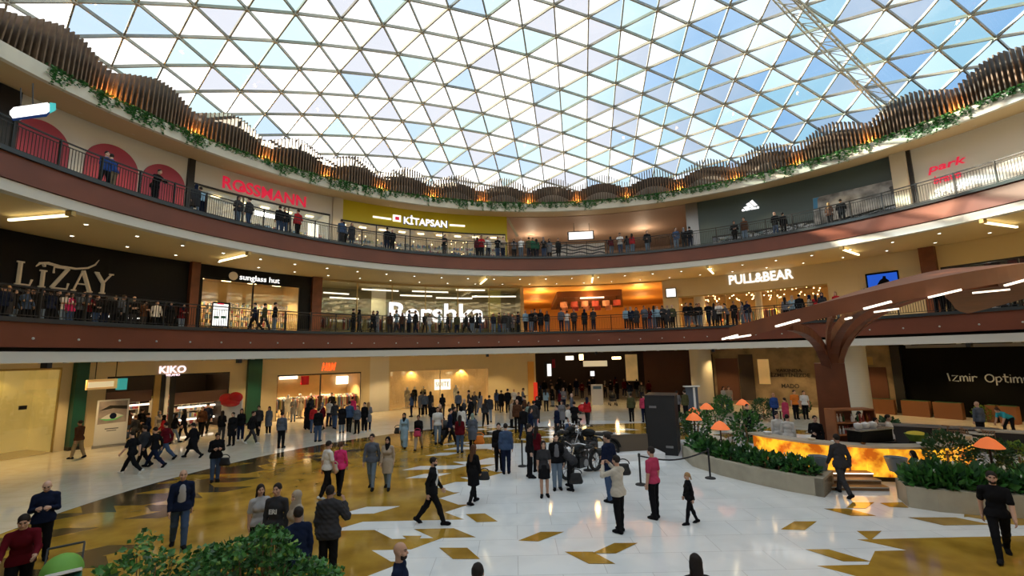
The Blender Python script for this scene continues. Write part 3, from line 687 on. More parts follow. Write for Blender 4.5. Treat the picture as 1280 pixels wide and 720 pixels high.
# ---------------------------------------------------------------- shop fronts
mat('warm_interior', (.70, .50, .24), .6, noise=(.8, .25)); mat('warm_floor', (.55, .43, .27), .25); mat('yellow_glow', (.80, .60, .20), .5, emit=.30, noise=(.35, .3)); mat('sepia_scene', (.75, .47, .17), .5, emit=.32, noise=(.5, .35))
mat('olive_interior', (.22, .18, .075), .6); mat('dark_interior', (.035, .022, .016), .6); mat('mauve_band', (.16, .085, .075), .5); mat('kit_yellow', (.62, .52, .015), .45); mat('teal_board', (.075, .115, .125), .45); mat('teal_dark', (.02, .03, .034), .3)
mat('letter_white', (1, 1, 1), .5, emit=.95); mat('letter_red', (.75, .02, .07), .5, emit=.5); mat('letter_orange', (1, .12, .02), .5, emit=1.2); mat('letter_gold', (.55, .45, .30), .4, metal=.3, emit=.12); mat('letter_blue', (.03, .06, .35), .5); mat('letter_pink', (1, .8, .88), .5, emit=1.2)
mat('letter_dark', (.03, .022, .016), .6); mat('letter_chalk', (.45, .44, .36), .7, emit=.1); mat('pink_arch', (.42, .06, .10), .6); mat('screen_blue', (.02, .10, .62), .9, spec=0, emit=.7); mat('screen_white', (.95, .98, 1), .4, emit=.9); mat('teal_lit', (.05, .45, .45), .5, emit=.4)
mat('poster_white', (.75, .75, .76), .5); mat('poster_sky', (.07, .28, .55), .6); mat('poster_snow', (.42, .44, .48), .6, noise=(1.5, .75)); mat('poster_rock', (.08, .08, .09), .5, noise=(3, .5)); mat('poster_green', (.15, .6, .25), .5); mat('poster_skin', (.42, .36, .36), .5, noise=(2, .4)); mat('lip_red', (.6, .01, .02), .25)
mat('board_brown', (.34, .25, .15), .6, noise=(1.2, .5)); mat('board_black', (.005, .005, .0045), .6, spec=.08); mat('brick_white', (.66, .62, .52), .5); mat('amber_ceiling', (.66, .36, .09), .6); mat('corridor_wood', (.10, .035, .018), .5); mat('rose_ceiling', (.46, .33, .25), .65); mat('red_neon', (.5, .025, .012), .5, emit=.45); mat('lamp_dim', (1, .82, .5), .5, emit=.42)
mat('planter_brown', (.22, .085, .03), .55); mat('goods_a', (.5, .25, .2), .8); mat('goods_b', (.08, .06, .07), .8); mat('goods_c', (.7, .62, .48), .8); mat('goods_d', (.35, .06, .06), .8); mat('goods_e', (.12, .2, .3), .8); mat('goods_f', (.45, .4, .1), .8)
GOODS = ['goods_a', 'goods_b', 'goods_c', 'goods_d', 'goods_e', 'goods_f']
LV = {0: (RG, 0.0, S1), 1: (RF, Z1, S2), 2: (RF, Z2, 16.75)}
def PH(u, lv, v=None):
    if v is None: v = np.interp(u, [0, 320, 640, 960, 1280], {0: [500, 490, 480, 475, 480], 1: [375, 380, 385, 375, 360], 2: [150, 250, 300, 265, 190]}[lv])
    return phi(u, v, LV[lv][0])
def ZZ(u, v, lv, dr=0): return float(oncyl(u, v, LV[lv][0] - dr)[2])
SHOPS = []
def shop(lv, x0, x1, label, facade, opening=None, inner='warm_interior', depth=3.4, lamp=120, glaz=True, frame='metal_dark', lamps=True, shelf=None, lcol=(1, .72, .38), zt=None):
    """a shop front between two columns: facade panel round an opening, glazing, frame, a lit room behind"""
    R, zf, zc = LV[lv]; a0, a1 = PH(x0, lv), PH(x1, lv); zc = zt or zc; am = (a0 + a1) / 2
    t = thing('shop_front', label, 'shop front', pol(am, R, zf)); q = MB()
    if opening is None: q.sector(a0, a1, R, R + .25, zf, zc, facade); q.build('facade_panel', t); return t
    xa, xb, yt = opening; b0, b1 = PH(xa, lv), PH(xb, lv); z1 = ZZ((xa + xb) / 2, yt, lv)
    z1 = min(z1, zc - .05)
    if b0 > a0 + .05: q.sector(a0, b0, R, R + .25, zf, zc, facade)
    if a1 > b1 + .05: q.sector(b1, a1, R, R + .25, zf, zc, facade)
    q.sector(b0, b1, R, R + .25, z1, zc, facade); q.build('facade_panel', t)
    q = MB(); q.sector(b0, b1, R + depth, R + depth + .1, zf, z1 + .4, inner); q.sector(b0 - .1, b0, R + .25, R + depth, zf, z1 + .4, inner); q.sector(b1, b1 + .1, R + .25, R + depth, zf, z1 + .4, inner)
    q.sector(b0, b1, R + .25, R + depth, z1 + .3, z1 + .4, inner); q.build('back_wall', t); q = MB(); q.sector(b0, b1, R + .02, R + depth, zf + .005, zf + .02, 'warm_floor'); q.build('shop_floor', t)
    if lamps:
        q = MB(); n = max(2, int((b1 - b0) / 3.2))
        for i in range(n):
            for rr in (R + .9, R + 2.3):
                a = b0 + (b1 - b0) * (i + .5) / n; q.sector(a - .55, a + .55, rr, rr + .16, z1 + .22, z1 + .29, 'lamp_warm')
        q.build('ceiling_lamp', t)
    fr = MB(); n = max(1, int((b1 - b0) / 6))
    for i in range(n + 1):
        a = b0 + (b1 - b0) * i / n; fr.sector(a - .07, a + .07, R + .02, R + .16, zf, z1, frame)
    fr.sector(b0, b1, R + .02, R + .16, z1 - .1, z1, frame); fr.build('frame', t)
    if glaz:
        q = MB(); q.sector(b0, b1, R + .1, R + .112, zf + .02, z1 - .05, 'shop_glass'); q.build('glass', t)
    if lamp:
        for f in ((.5,) if b1 - b0 < 9 else (.25, .75)): light('shop_lamp', pol(b0 + (b1 - b0) * f, R + 1.6, z1 - .15), lamp * 1.25, lcol, .1, 'SPOT')
    SHOPS.append((t, lv, b0, b1, z1, R, zf)); return t
def letters(t, lv, txt, xc, yt, yb, width_px, m, name='lettering', dr=0.0, **kw):
    R = LV[lv][0] - dr; p = oncyl(xc, (yt + yb) / 2, R); z0 = float(oncyl(xc, yb, R)[2]); z1 = float(oncyl(xc, yt, R)[2]); ph = math.degrees(math.atan2(p[0] - CX, p[1] - CY))
    w = math.radians(abs(phi(xc + width_px / 2, (yt + yb) / 2, R) - phi(xc - width_px / 2, (yt + yb) / 2, R))) * R
    q = MB(); sign(q, txt, ph, z0, R, z1 - z0, m, width=w, **kw); return q.build(name, t)
def plate(t, lv, xa, xb, yt, yb, m, name, dr=.06, th=.05):
    R = LV[lv][0] - dr; a0, a1 = phi(xa, (yt + yb) / 2, R), phi(xb, (yt + yb) / 2, R); xm = (xa + xb) / 2
    q = MB(); q.sector(a0, a1, R - th, R, float(oncyl(xm, yb, R)[2]), float(oncyl(xm, yt, R)[2]), m); return q.build(name, t)
def column(lv, x0, x1, m, label, r_in=.35, cat='column', dr=0.0):
    R, zf, zc = LV[lv]; a0, a1 = PH(x0, lv), PH(x1, lv); t = thing('column', label, cat, pol((a0 + a1) / 2, R, zf))
    q = MB(); q.sector(a0, a1, R - r_in, R + .3, zf + .18, zc, m, .4); q.build('shaft', t); q = MB(); q.sector(a0 - .06, a1 + .06, R - r_in - .03, R + .3, zf, zf + .18, 'metal_dark', .4); q.build('base', t); return t
def flat_sign(t, poly, D, m, name, th=.12):
    n = len(poly); q = MB(); q.add([atY(u, v, D + d) for d in (0, th) for u, v in poly], [tuple(range(n)), tuple(range(n, 2 * n))] + [(i, (i + 1) % n, n + (i + 1) % n, n + i) for i in range(n)], m); return q.build(name, t)
# --- racks, shelves and dummies inside the shops
def rack_mesh(seed, w=1.5, kind='rack'):
    r = random.Random(seed); t = []
    fr, gd = MB(), MB()
    if kind == 'rack':
        fr.tube([(-w / 2, 0, 0), (-w / 2, 0, 1.45), (w / 2, 0, 1.45), (w / 2, 0, 0)], .018, 'metal_grey', 6); fr.bar((-w / 2, -.2, .02), (-w / 2, .2, .02), .04, .03, 'metal_grey'); fr.bar((w / 2, -.2, .02), (w / 2, .2, .02), .04, .03, 'metal_grey')
        x = -w / 2 + .06
        while x < w / 2 - .05:
            m = r.choice(GOODS); L = r.uniform(.55, .95); gd.add([(x, -.05, 1.43), (x, .05, 1.43), (x, .22, 1.3), (x, .2, 1.43 - L), (x, -.2, 1.43 - L), (x, -.22, 1.3), (x + .04, -.05, 1.43), (x + .04, .05, 1.43), (x + .05, .22, 1.3), (x + .05, .2, 1.43 - L), (x + .05, -.2, 1.43 - L), (x + .05, -.22, 1.3)],
                                                              [(0, 1, 2, 3, 4, 5), (11, 10, 9, 8, 7, 6)] + [(i, (i + 1) % 6, 6 + (i + 1) % 6, 6 + i) for i in range(6)], m); x += r.uniform(.06, .1)
    else:
        for s in (-1, 1): fr.box((s * w / 2, 0, 1.05), (.04, .36, 2.1), 'goods_c')
        for k in range(5):
            z = .2 + k * .44; fr.box((0, 0, z), (w, .36, .03), 'goods_c'); x = -w / 2 + .05
            while x < w / 2 - .12:
                ww, hh = r.uniform(.05, .16), r.uniform(.14, .32); gd.box((x + ww / 2, -.02, z + .02 + hh / 2), (ww, .24, hh), r.choice(GOODS)); x += ww + .02
    return fr, gd
RK = {}
def stock(kind, seed, p, rz, label, group):
    key = (kind, seed)
    if key not in RK:
        fr, gd = rack_mesh(seed, 1.5 if kind == 'rack' else 1.7, kind); n = 'clothes_rack' if kind == 'rack' else 'display_shelf'
        t = thing(n, label, 'rack' if kind == 'rack' else 'shelf', p, group, rz); fr.build('frame', t, loc=(0, 0, 0)); o = gd.build('garments' if kind == 'rack' else 'goods', t, loc=(0, 0, 0)); o['kind'] = 'stuff'; RK[key] = t
    else: dup(RK[key], p, rz, label, None, group)
def fill(lv, x0, x1, kind, where, n, r0=1.2, rows=1, gap=1.1):
    R, zf, zc = LV[lv]; a0, a1 = PH(x0, lv), PH(x1, lv)
    for k in range(rows):
        for i in range(n):
            a = a0 + (a1 - a0) * (i + .5) / n; stock(kind, (i * 3 + k * 5 + lv) % 4, pol(a, R + r0 + k * gap, zf + .02), -math.radians(a), '%s standing inside %s' % ('rail of mixed hanging clothes' if kind == 'rack' else 'tall shelf packed with small goods', where), ('rails inside ' if kind == 'rack' else 'shelves inside ') + where)
def dummy(p, rz, label, m):
    K = kit('stand', True, 'coat', 'slim', 'bald', False, False); t = thing('mannequin', label, 'mannequin', p, None, rz)
    for k_, me in K.items():
        o = bpy.data.objects.new({'body': 'body', 'top': 'coat', 'bottom': 'trousers'}.get(k_, 'shoe'), me); COL.objects.link(o); o.parent = t; paint(o, M['poster_white' if k_ == 'body' else m])
    q = MB(); q.lathe([(.001, 0), (.25, 0), (.25, .02), (.001, .02)], 'metal_grey', n=16); q.build('stand', t, loc=(0, 0, -.015))
# ================= ground level
t = shop(0, -40, 75, 'glowing yellow glass shop front at the far left of the ground floor', 'cream_wall', (-40, 74, 461), 'yellow_glow', 2.4, 45, frame='metal_gold', lamps=False, lcol=(1, .78, .35))
plate(t, 0, 23, 33, 507, 512, 'metal_dark', 'door_handle', .0)
dummy(pol(PH(6, 0), RG + .9, .04), PI - math.radians(PH(6, 0)), 'mannequin in a black coat in the yellow shop window', 'cloth_black')
shop(0, 75, 87.2, 'narrow cream pier beside the yellow glass shop', 'cream_wall')
column(0, 88, 104, 'green_column', 'dark green flat column right of the yellow glass shop'); column(0, 307, 324, 'green_column', 'dark green flat column between the two ground floor clothes and make-up shops')
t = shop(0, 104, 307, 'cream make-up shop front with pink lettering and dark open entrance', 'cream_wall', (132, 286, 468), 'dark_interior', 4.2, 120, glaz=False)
letters(t, 0, 'KIKO', 216, 457, 466, 33, 'letter_pink', bold=.01); letters(t, 0, 'MILANO', 216, 467.3, 470, 17, 'letter_pink', 'small_lettering')
plate(t, 0, 132, 189, 489, 503, 'mauve_band', 'header_band', -.3); plate(t, 0, 217, 286, 489, 503, 'mauve_band', 'header_band', -.3)
for a, b_ in ((190, 198), (205, 209), (211, 217)): plate(t, 0, a, b_, 469, 540, 'metal_gold' if a < 200 else 'poster_white' if a < 210 else 'metal_dark', 'mirror_pillar', -.05, .1)
plate(t, 0, 199, 204, 469, 540, 'metal_dark', 'mirror_pillar', -.05, .1)
fill(0, 134, 188, 'shelf', 'the make-up shop, left of its mirror pillar', 3, 2.6); fill(0, 220, 284, 'shelf', 'the make-up shop, right of its mirror pillar', 3, 2.6)
for k, (xa, xb) in enumerate(((136, 186), (222, 283))):
    for y in (506, 521): plate(t, 0, xa, xb, y, y + 2.2, 'lamp_soft', 'shelf_light', -2.2)
t = shop(0, 324, 462, 'cream clothes shop front with a small orange sign and bright open entrance', 'cream_wall', (346, 451, 467), 'warm_interior', 4.5, 700, glaz=False)
letters(t, 0, 'H&M', 411, 453, 463, 18, 'letter_orange', shear=.35, bold=.015); fill(0, 348, 449, 'rack', 'the orange-signed clothes shop', 6, .8, 2, 1.5)
plate(t, 0, 376, 386, 470, 481, 'lip_red', 'sale_board', -1.0); plate(t, 0, 420, 438, 470, 480, 'lamp_soft', 'light_panel', -4.2); plate(t, 0, 349, 372, 468, 474, 'lamp_soft', 'light_panel', -4.2)
for k, x in enumerate((364, 380, 392, 404)): dummy(pol(PH(x, 0), RG + .55 + .15 * (k % 2), .03), PI - math.radians(PH(x, 0)), 'mannequin in a %s coat, %s in the open clothes shop entrance' % (('pale', 'cream', 'yellow', 'brown')[k], ('first from left', 'second from left', 'third from left', 'fourth from left')[k]), ('cloth_white', 'cloth_cream', 'cloth_khaki', 'cloth_brown')[k])
shop(0, 462, 486, 'plain cream pier between the clothes shop and the amber window', 'white_wall', None)
t = shop(0, 486, 670, 'cream wall with a broad amber-lit display window on the ground floor', 'cream_wall', (487, 611, 461), 'sepia_scene', 1.8, 150, lamps=False, frame='cream_wall', lcol=(1, .66, .28))
plate(t, 0, 543, 563, 474, 487, 'lamp_soft', 'lit_sign', -1.2); letters(t, 0, 'SUITE', 553, 477, 483, 17, 'metal_gold', 'sign_lettering', -1.12)
for k, x in enumerate((512, 521, 532, 572)): dummy(pol(PH(x, 0), RG + .9, .04), PI - math.radians(PH(x, 0)), 'mannequin in the amber window, %s' % ('dressed in pale cream, leftmost', 'dressed in black, second from left', 'dressed in khaki, third from left', 'dressed in white, right of the lit sign')[k], ('cloth_cream', 'cloth_black', 'cloth_khaki', 'cloth_white')[k])
# corridor at the middle
def corridor(lv, x0, x1, wall, ceil, depth, label_n, zc=None):
    R, zf, z1 = LV[lv]; z1 = zc or z1; a0, a1 = PH(x0, lv), PH(x1, lv); q = MB()
    q.sector(a0 - .25, a0, R + .05, R + depth, zf, z1, wall); q.sector(a1, a1 + .25, R + .05, R + depth, zf, z1, wall); q.sector(a0, a1, R + depth, R + depth + .3, zf, z1, wall); struct(q.build('wall_' + label_n))
    q = MB(); q.sector(a0, a1, R + .1, R + depth, z1 - .06, z1, ceil); struct(q.build('ceiling_' + label_n)); return a0, a1
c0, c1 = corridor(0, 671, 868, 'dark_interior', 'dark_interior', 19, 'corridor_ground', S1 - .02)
q = MB(); q.sector(c1 - 8.4, c1, RG + 4, RG + 4.2, 0, S1, 'corridor_wood'); struct(q.build('wall_corridor_side'))
t = thing('red_shop_front', 'red and orange lit shop edge at the left mouth of the ground corridor', 'shop front', pol(PH(667, 0), RG, 0)); plate(t, 0, 660, 668, 452, 506, 'amber_ceiling', 'side_panel', .05); plate(t, 0, 667, 672, 478, 504, 'red_neon', 'glowing_strip', .08)
t = thing('hanging_sign', 'tall white vertical sign hanging at the left mouth of the dark corridor', 'sign', pol(PH(686, 0), RG, 3)); plate(t, 0, 684, 689, 455, 470, 'letter_white', 'sign_face', -.6); plate(t, 0, 680, 684.2, 452, 472, 'metal_dark', 'sign_edge', -.62); plate(t, 0, 686.4, 686.8, 446, 455, 'metal_dark', 'rod', -.6)
t = thing('hanging_sign', 'wide cream sign hanging low across the dark ground corridor', 'sign', pol(PH(744, 0), RG + 3, 3)); plate(t, 0, 729, 759, 451, 458, 'lamp_dim', 'sign_face', -3.0); plate(t, 0, 733, 733.5, 444, 451, 'metal_dark', 'rod', -3.0); plate(t, 0, 755, 755.5, 444, 451, 'metal_dark', 'rod', -3.0)
for k, (xa, xb, y0_, y1_, m, dr, lab) in enumerate(((707, 717, 445, 450, 'lamp_soft', -8, 'bright white shop sign above the left side of the dark corridor'), (782, 797, 443, 476, 'sepia_scene', -6, 'warm glowing shop window at the right side of the dark corridor'), (724, 729, 443, 450, 'lamp_warm', -12, 'small warm shop sign deep in the dark corridor'),
                                             (738, 743, 464, 470, 'letter_white', -15, 'white light at the far end of the dark corridor'), (765, 776, 446, 449, 'lamp_warm', -9, 'thin warm strip sign in the dark corridor, right of centre'), (690, 694, 449, 460, 'lip_red', -5, 'small red shop sign at the left side of the dark corridor'))):
    t = thing('lit_sign', lab, 'sign', pol(PH((xa + xb) / 2, 0), RG - dr, 2.5)); plate(t, 0, xa, xb, y0_, y1_, m, 'sign_face', dr); plate(t, 0, xa - 1, xb + 1, y0_ - .8, y1_ + .8, 'metal_dark', 'sign_frame', dr - .06)
for a in (1, 7, 12): light('corridor_lamp', pol(a, RG + 6, 4.1), 38, (1, .6, .3), .2); light('corridor_lamp', pol(a, RG + 14, 4.1), 38, (1, .55, .28), .2)
# right half of the ground level
def pillar(u, v, w_px, m, z1, label, zt=None, seams=0):
    p = onz(u, v); d = math.hypot(p[0], p[1]); r = w_px / 2 / F * d * .93; t = thing('round_column', label, 'column', (p[0], p[1], 0))
    q = MB(); q.lathe([(r, .2), (r, z1)], m, n=40); q.build('shaft', t, True, loc=(0, 0, 0)); q = MB(); q.lathe([(r + .04, 0), (r + .04, .2), (r, .2)], 'metal_grey', n=40); q.build('base', t, loc=(0, 0, 0))
    if seams:
        q = MB(); z = .2
        while z < z1: q.lathe([(r + .004, z), (r + .004, z + .012), (r - .01, z + .012)], 'stone_column', n=40); z += .16
        q.build('joint', t, loc=(0, 0, 0))
pillar(880, 506, 25, 'stone_column', S1, 'smooth cream round column right of the dark corridor'); pillar(1069, 524, 33, 'brick_white', S1, 'white tiled round column behind the brown tree trunk', seams=1)
t = shop(0, 868, 1012, 'brown hoarding with dark printed words behind the cafe', 'board_brown'); 
letters(t, 0, 'YAKINDA', 986, 461, 465, 33, 'letter_dark', bold=.012); letters(t, 0, 'HİZMETİNİZDE', 985, 466.5, 471, 54, 'letter_dark', bold=.012); letters(t, 0, 'MADO', 988, 479.5, 485, 22, 'letter_dark', bold=.012)
plate(t, 0, 868, 893, 443, 506, 'black_matt', 'dark_panel', .02); plate(t, 0, 925, 943, 443, 500, 'dark_interior', 'dark_panel', .02); plate(t, 0, 948, 962, 449, 480, 'sepia_scene', 'printed_picture', .02); plate(t, 0, 896, 924, 448, 500, 'corridor_wood', 'printed_picture', .02)
t = shop(0, 1012, 1118, 'brown picture hoarding right of the white tiled column', 'board_brown'); plate(t, 0, 1078, 1110, 459, 500, 'corridor_wood', 'printed_picture', .02); plate(t, 0, 1079, 1091, 446, 456, 'metal_gold', 'printed_lamp', .03)
column(0, 1119, 1131, 'metal_dark', 'dark flat column left of the black chalk-lettered hoarding')
t = shop(0, 1131, 1420, 'long black hoarding with chalk handwriting at the far right', 'board_black'); plate(t, 0, 1132, 1281, 430, 434, 'metal_grey', 'top_rail', .02)
HW = {'I': ([[(0, .9), (.12, 0)]], .35), 'z': ([[(0, .62), (.5, .66), (.02, .02), (.55, 0)]], .68), 'm': ([[(0, 0), (.02, .6)], [(.02, .45), (.2, .62), (.3, .5), (.3, 0)], [(.3, .45), (.5, .62), (.6, .5), (.62, 0)]], .8), 'i': ([[(0, 0), (.02, .6)], [(.02, .82), (.05, .84)]], .22), 'r': ([[(0, 0), (.02, .6)], [(.02, .4), (.2, .6), (.4, .5)]], .5),
      'O': ([[(.35 + .34 * math.cos(t_), .42 + .42 * math.sin(t_)) for t_ in np.linspace(0, 6.4, 14)]], .85), 'p': ([[(0, -.35), (.02, .6)], [(.02, .5), (.3, .62), (.45, .35), (.25, .05), (.02, .12)]], .62), 't': ([[(.1, .95), (.1, .1), (.3, .02)], [(-.08, .62), (.35, .62)]], .48), 'u': ([[(0, .6), (.04, .1), (.3, .02), (.45, .2), (.48, .6)], [(.48, .2), (.5, 0)]], .66), ' ': ([], .55)}
x = 0; R = LV[0][0] - .02; p = oncyl(1186, 476, R); pa = math.degrees(math.atan2(p[0] - CX, p[1] - CY)); hs = (ZZ(1230, 465, 0) - ZZ(1230, 476, 0))
wt = sum(HW[c][1] for c in 'Izmir Optim'); sc_ = math.radians(phi(1280, 470, R) - phi(1186, 475, R)) * R / wt
for c in 'Izmir Optimum':
    if HW[c][0]: q = MB(); strokes(q, [[(x + a, b_) for a, b_ in L] for L in HW[c][0]], pa, float(p[2]), R, sc_, hs, .035, 'letter_chalk'); q.build('chalk_letter', t)
    x += HW[c][1]
for k, (xa, xb) in enumerate(((1090, 1121), (1130, 1165), (1170, 1206), (1236, 1249), (1252, 1275))):
    R = LV[0][0] - 1.1; a0, a1 = phi(xa, 512, R), phi(xb, 512, R); t = thing('planter_box', 'brown wooden planter box along the dark hoardings, %s' % ('first from left', 'second from left', 'third from left', 'fourth from left', 'fifth from left')[k], 'planter', pol((a0 + a1) / 2, R, 0))
    q = MB(); q.sector(a0, a1, R - .5, R, 0, .95, 'planter_brown'); q.build('box', t); q = MB(); q.sector(a0 + .1, a1 - .1, R - .45, R - .05, .9, .97, 'leaf_dark'); q.build('soil', t)
# ================= middle gallery
t = shop(1, -60, 233, 'black shop front with large thin gold serif letters on the middle gallery', 'black_gloss', (-60, 226, 362), 'black_matt', 3, 30, glaz=True, frame='black_gloss', lamps=False)
def serif(t, lv, xa, xb, yt, yb, glyphs, m, rad):
    R = LV[lv][0] - .05; p0 = phi(xa, (yt + yb) / 2, R); p1 = phi(xb, (yt + yb) / 2, R); w = math.radians(p1 - p0) * R; z0 = (float(oncyl(xa, yb, R)[2]) + float(oncyl(xb, yb, R)[2])) / 2; h = ZZ((xa + xb) / 2, yt, lv) - z0
    q = MB(); T = sum(g[1] for g in glyphs); x = 0
    for lines, adv in glyphs:
        for L, rr in lines: q.tube(wrap([((x + a) * w / T, b_ * h, .05) for a, b_ in L], p0, z0, R), rad * rr, m, 6)
        x += adv
    return q.build('lettering', t, True)
def ser(x, y, w=.13): return ([(x - w, y), (x + w, y)], .55)
Lg = ([([(.22, .03), (.22, .97)], 1.1), ser(.22, .99), ser(.22, .01), ([(.22, .02), (.62, .02), (.68, .28)], .6)], .85)
Ig = ([([(.2, .03), (.2, .72)], 1.1), ser(.2, .74), ser(.2, .01), ([(.17, .98), (.23, 1.0)], 1.2)], .5)
Zg = ([([(.08, .7), (.08, .98), (.62, .98)], .6), ([(.62, .98), (.06, .02)], 1.1), ([(.06, .02), (.64, .02), (.68, .3)], .6)], .85)
Ag = ([([(.06, .02), (.36, 1.0)], .6), ([(.36, 1.0), (.7, .02)], 1.2), ([(.18, .34), (.56, .34)], .5), ser(.06, .01, .1), ser(.7, .01, .12)], .85)
Yg = ([([(.08, .98), (.38, .5)], 1.2), ([(.7, .98), (.38, .5), ], .6), ([(.38, .5), (.38, .02)], 1.1), ser(.08, .99, .1), ser(.7, .99, .1), ser(.38, .01)], .8)
serif(t, 1, 14, 141, 335, 362, [Lg, Ig, Zg, Ag, Yg], 'letter_gold', .075)
q = MB(); R = RF - .06
q.tube([pol(phi(u, v, R), R, float(oncyl(u, v, R)[2])) for u, v in ((45, 333), (50, 329), (60, 329), (75, 333), (95, 336), (110, 335), (119, 331), (124, 325))], [.02, .06, .07, .06, .055, .05, .04, .015], 'letter_gold', 6); q.build('swash', t, True)
letters(t, 1, 'izda z.', 143, 387, 397, 66, 'letter_white', 'small_lettering')
column(1, 233, 244, 'wood_column', 'reddish wooden column right of the gold-lettered black shop'); column(1, 388, 400, 'wood_column', 'reddish wooden column left of the big white lettered shop')
t = shop(1, 244, 388, 'black sunglasses shop front with white lettering and gold roundel', 'black_gloss', (251, 374, 352), 'warm_interior', 3.6, 560, frame='black_gloss')
letters(t, 1, 'sunglass hut', 325, 345, 352, 50, 'letter_white')
R = RF - .04; p = oncyl(291.5, 345, R); q = MB(); ph_ = math.degrees(math.atan2(p[0] - CX, p[1] - CY)); vs, fs = text_mesh('L', .3, .02)
q.add(wrap([(.27 * math.cos(2 * PI * i / 20), .27 * math.sin(2 * PI * i / 20), d) for d in (0, .05) for i in range(20)], ph_, p[2], R), [tuple(range(20)), tuple(range(20, 40))] + [(i, (i + 1) % 20, 20 + (i + 1) % 20, 20 + i) for i in range(20)], 'letter_gold'); q.build('roundel', t)
fill(1, 254, 312, 'shelf', 'the sunglasses shop, left part', 3, 2.4); fill(1, 316, 372, 'shelf', 'the sunglasses shop, right part', 3, 2.4)
t = thing('poster_stand', 'white lit poster stand with green lenses before the sunglasses shop', 'poster', pol(PH(274, 1), RF - .6, Z1)); plate(t, 1, 264, 286, 378, 409, 'black_gloss', 'stand', .5, .1); plate(t, 1, 266, 284.5, 380, 407, 'screen_white', 'poster_face', .62, .02)
plate(t, 1, 267, 273.5, 395, 398, 'cloth_green', 'printed_lens', .65, .01); plate(t, 1, 276, 282, 395, 398, 'cloth_green', 'printed_lens', .65, .01); plate(t, 1, 272, 280, 379.2, 380.6, 'letter_red', 'printed_heading', .65, .01)
t = shop(1, 400, 655, 'wide glass shop front with big white rounded letters on the middle gallery', 'warm_interior', (400, 651, 355), 'olive_interior', 4.5, 170, frame='metal_gold', lcol=(.95, .9, .5))
o = letters(t, 1, 'Bershka', 547, 378.5, 402, 119, 'letter_white', bold=.018, dr=.05, depth=.12)
fill(1, 402, 648, 'rack', 'the big white lettered glass shop', 9, 1.3)
for xa, xb, y in ((404, 436, 366), (412, 448, 372), (452, 498, 362), (500, 540, 369), (515, 560, 364), (545, 590, 372), (570, 606, 362), (590, 645, 370)): plate(t, 1, xa, xb, y, y + 1.6, 'lamp_soft', 'linear_light', -2.0, .08)
plate(t, 1, 464, 482, 360, 412, 'goods_c', 'inner_pillar', -2.6); plate(t, 1, 610, 626, 362, 410, 'goods_f', 'inner_pillar', -2.6)
c0, c1 = corridor(1, 655, 829, 'amber_ceiling', 'amber_ceiling', 19, 'corridor_first', S2 - .02)
t = thing('ceiling_coffer', 'dark wooden coffer in the amber ceiling of the middle corridor', 'ceiling panel', pol(8, RF + 9, S2 - .2)); zc = S2 - .1
for nme, (r0, r1, a0, a1) in (('edge_beam', (RF + 3.2, RF + 3.7, 2.2, 13.6)), ('edge_beam', (RF + 14.5, RF + 15, 2.2, 13.6)), ('edge_beam', (RF + 3.2, RF + 15, 2.0, 2.7)), ('edge_beam', (RF + 3.2, RF + 15, 13.2, 13.9))):
    q = MB(); q.sector(a0, a1, r0, r1, zc - .55, zc, 'corridor_wood'); q.build(nme, t)
q = MB(); q.sector(2.2, 13.6, RF + 3.2, RF + 15, zc, zc + .03, 'corridor_wood'); q.build('panel', t)
for i in range(11):
    a = 3.4 + (i % 6) * 1.9 + .5 * (i // 6); rr = RF + (5.0 if i < 6 else 9.5); p = pol(a, rr, zc - .55); t = thing('pendant_lamp', 'drum pendant lamp under the dark coffer of the middle corridor', 'lamp', p, 'pendant lamps under the dark coffer')
    q = MB(); q.lathe([(.28, -.75), (.36, -.75), (.36, -.25), (.28, -.25)], 'goods_d' if i % 2 else 'goods_a', n=16, close=True); q.build('shade', t, True, loc=(0, 0, 0)); q = MB(); q.tube([(0, 0, -.3), (0, 0, .55)], .015, 'metal_dark', 5); q.build('cord', t, loc=(0, 0, 0)); q = MB(); q.ell((0, 0, -.5), (.13, .13, .15), 'lamp_warm'); q.build('bulb', t, True, loc=(0, 0, 0))
t = thing('hanging_sign', 'cream sign hanging among the pendant lamps of the middle corridor', 'sign', pol(9, RF + 7, Z1 + 3)); plate(t, 1, 725, 755, 366, 373, 'lamp_soft', 'sign_face', -4.5); plate(t, 1, 730, 730.6, 356, 366, 'metal_dark', 'rod', -4.5); plate(t, 1, 750, 750.6, 356, 366, 'metal_dark', 'rod', -4.5)
for a in (-1, 8, 17): light('corridor_lamp', pol(a, RF + 3, S2 - 1.0), 260, (1, .58, .18), .3); light('corridor_lamp', pol(a, RF + 11, S2 - 1.4), 200, (1, .5, .15), .3)
t = thing('lit_sign', 'small tilted white sign on the corner right of the amber corridor', 'sign', pol(PH(838, 1), RF, 9)); plate(t, 1, 833, 844.5, 361, 371, 'letter_white', 'sign_face', .3, .04); plate(t, 1, 832, 845.5, 360, 372, 'metal_dark', 'sign_frame', .22, .05)
t = shop(1, 829, 1158, 'beige shop front with white capital letters and glowing golden interior', 'cream_wall', (848, 1042, 363), 'warm_interior', 5, 1000, frame='metal_gold', glaz=False, lcol=(1, .62, .2))
letters(t, 1, 'PULL&BEAR', 950, 340, 352, 81, 'letter_white', bold=.018)
fill(1, 852, 1036, 'rack', 'the golden-lit clothes shop', 6, 1.2, 2, 1.8)
q = MB()
for i in range(70): p = pol(PH(850, 1) + (PH(1040, 1) - PH(850, 1)) * R_.random(), RF + .5 + 1.5 * R_.random(), Z1 + 2.2 + .8 * R_.random()); q.ell(p, (.045, .045, .045), 'lamp_warm', 6, 4)
o = q.build('string_light', t); o['kind'] = 'stuff'
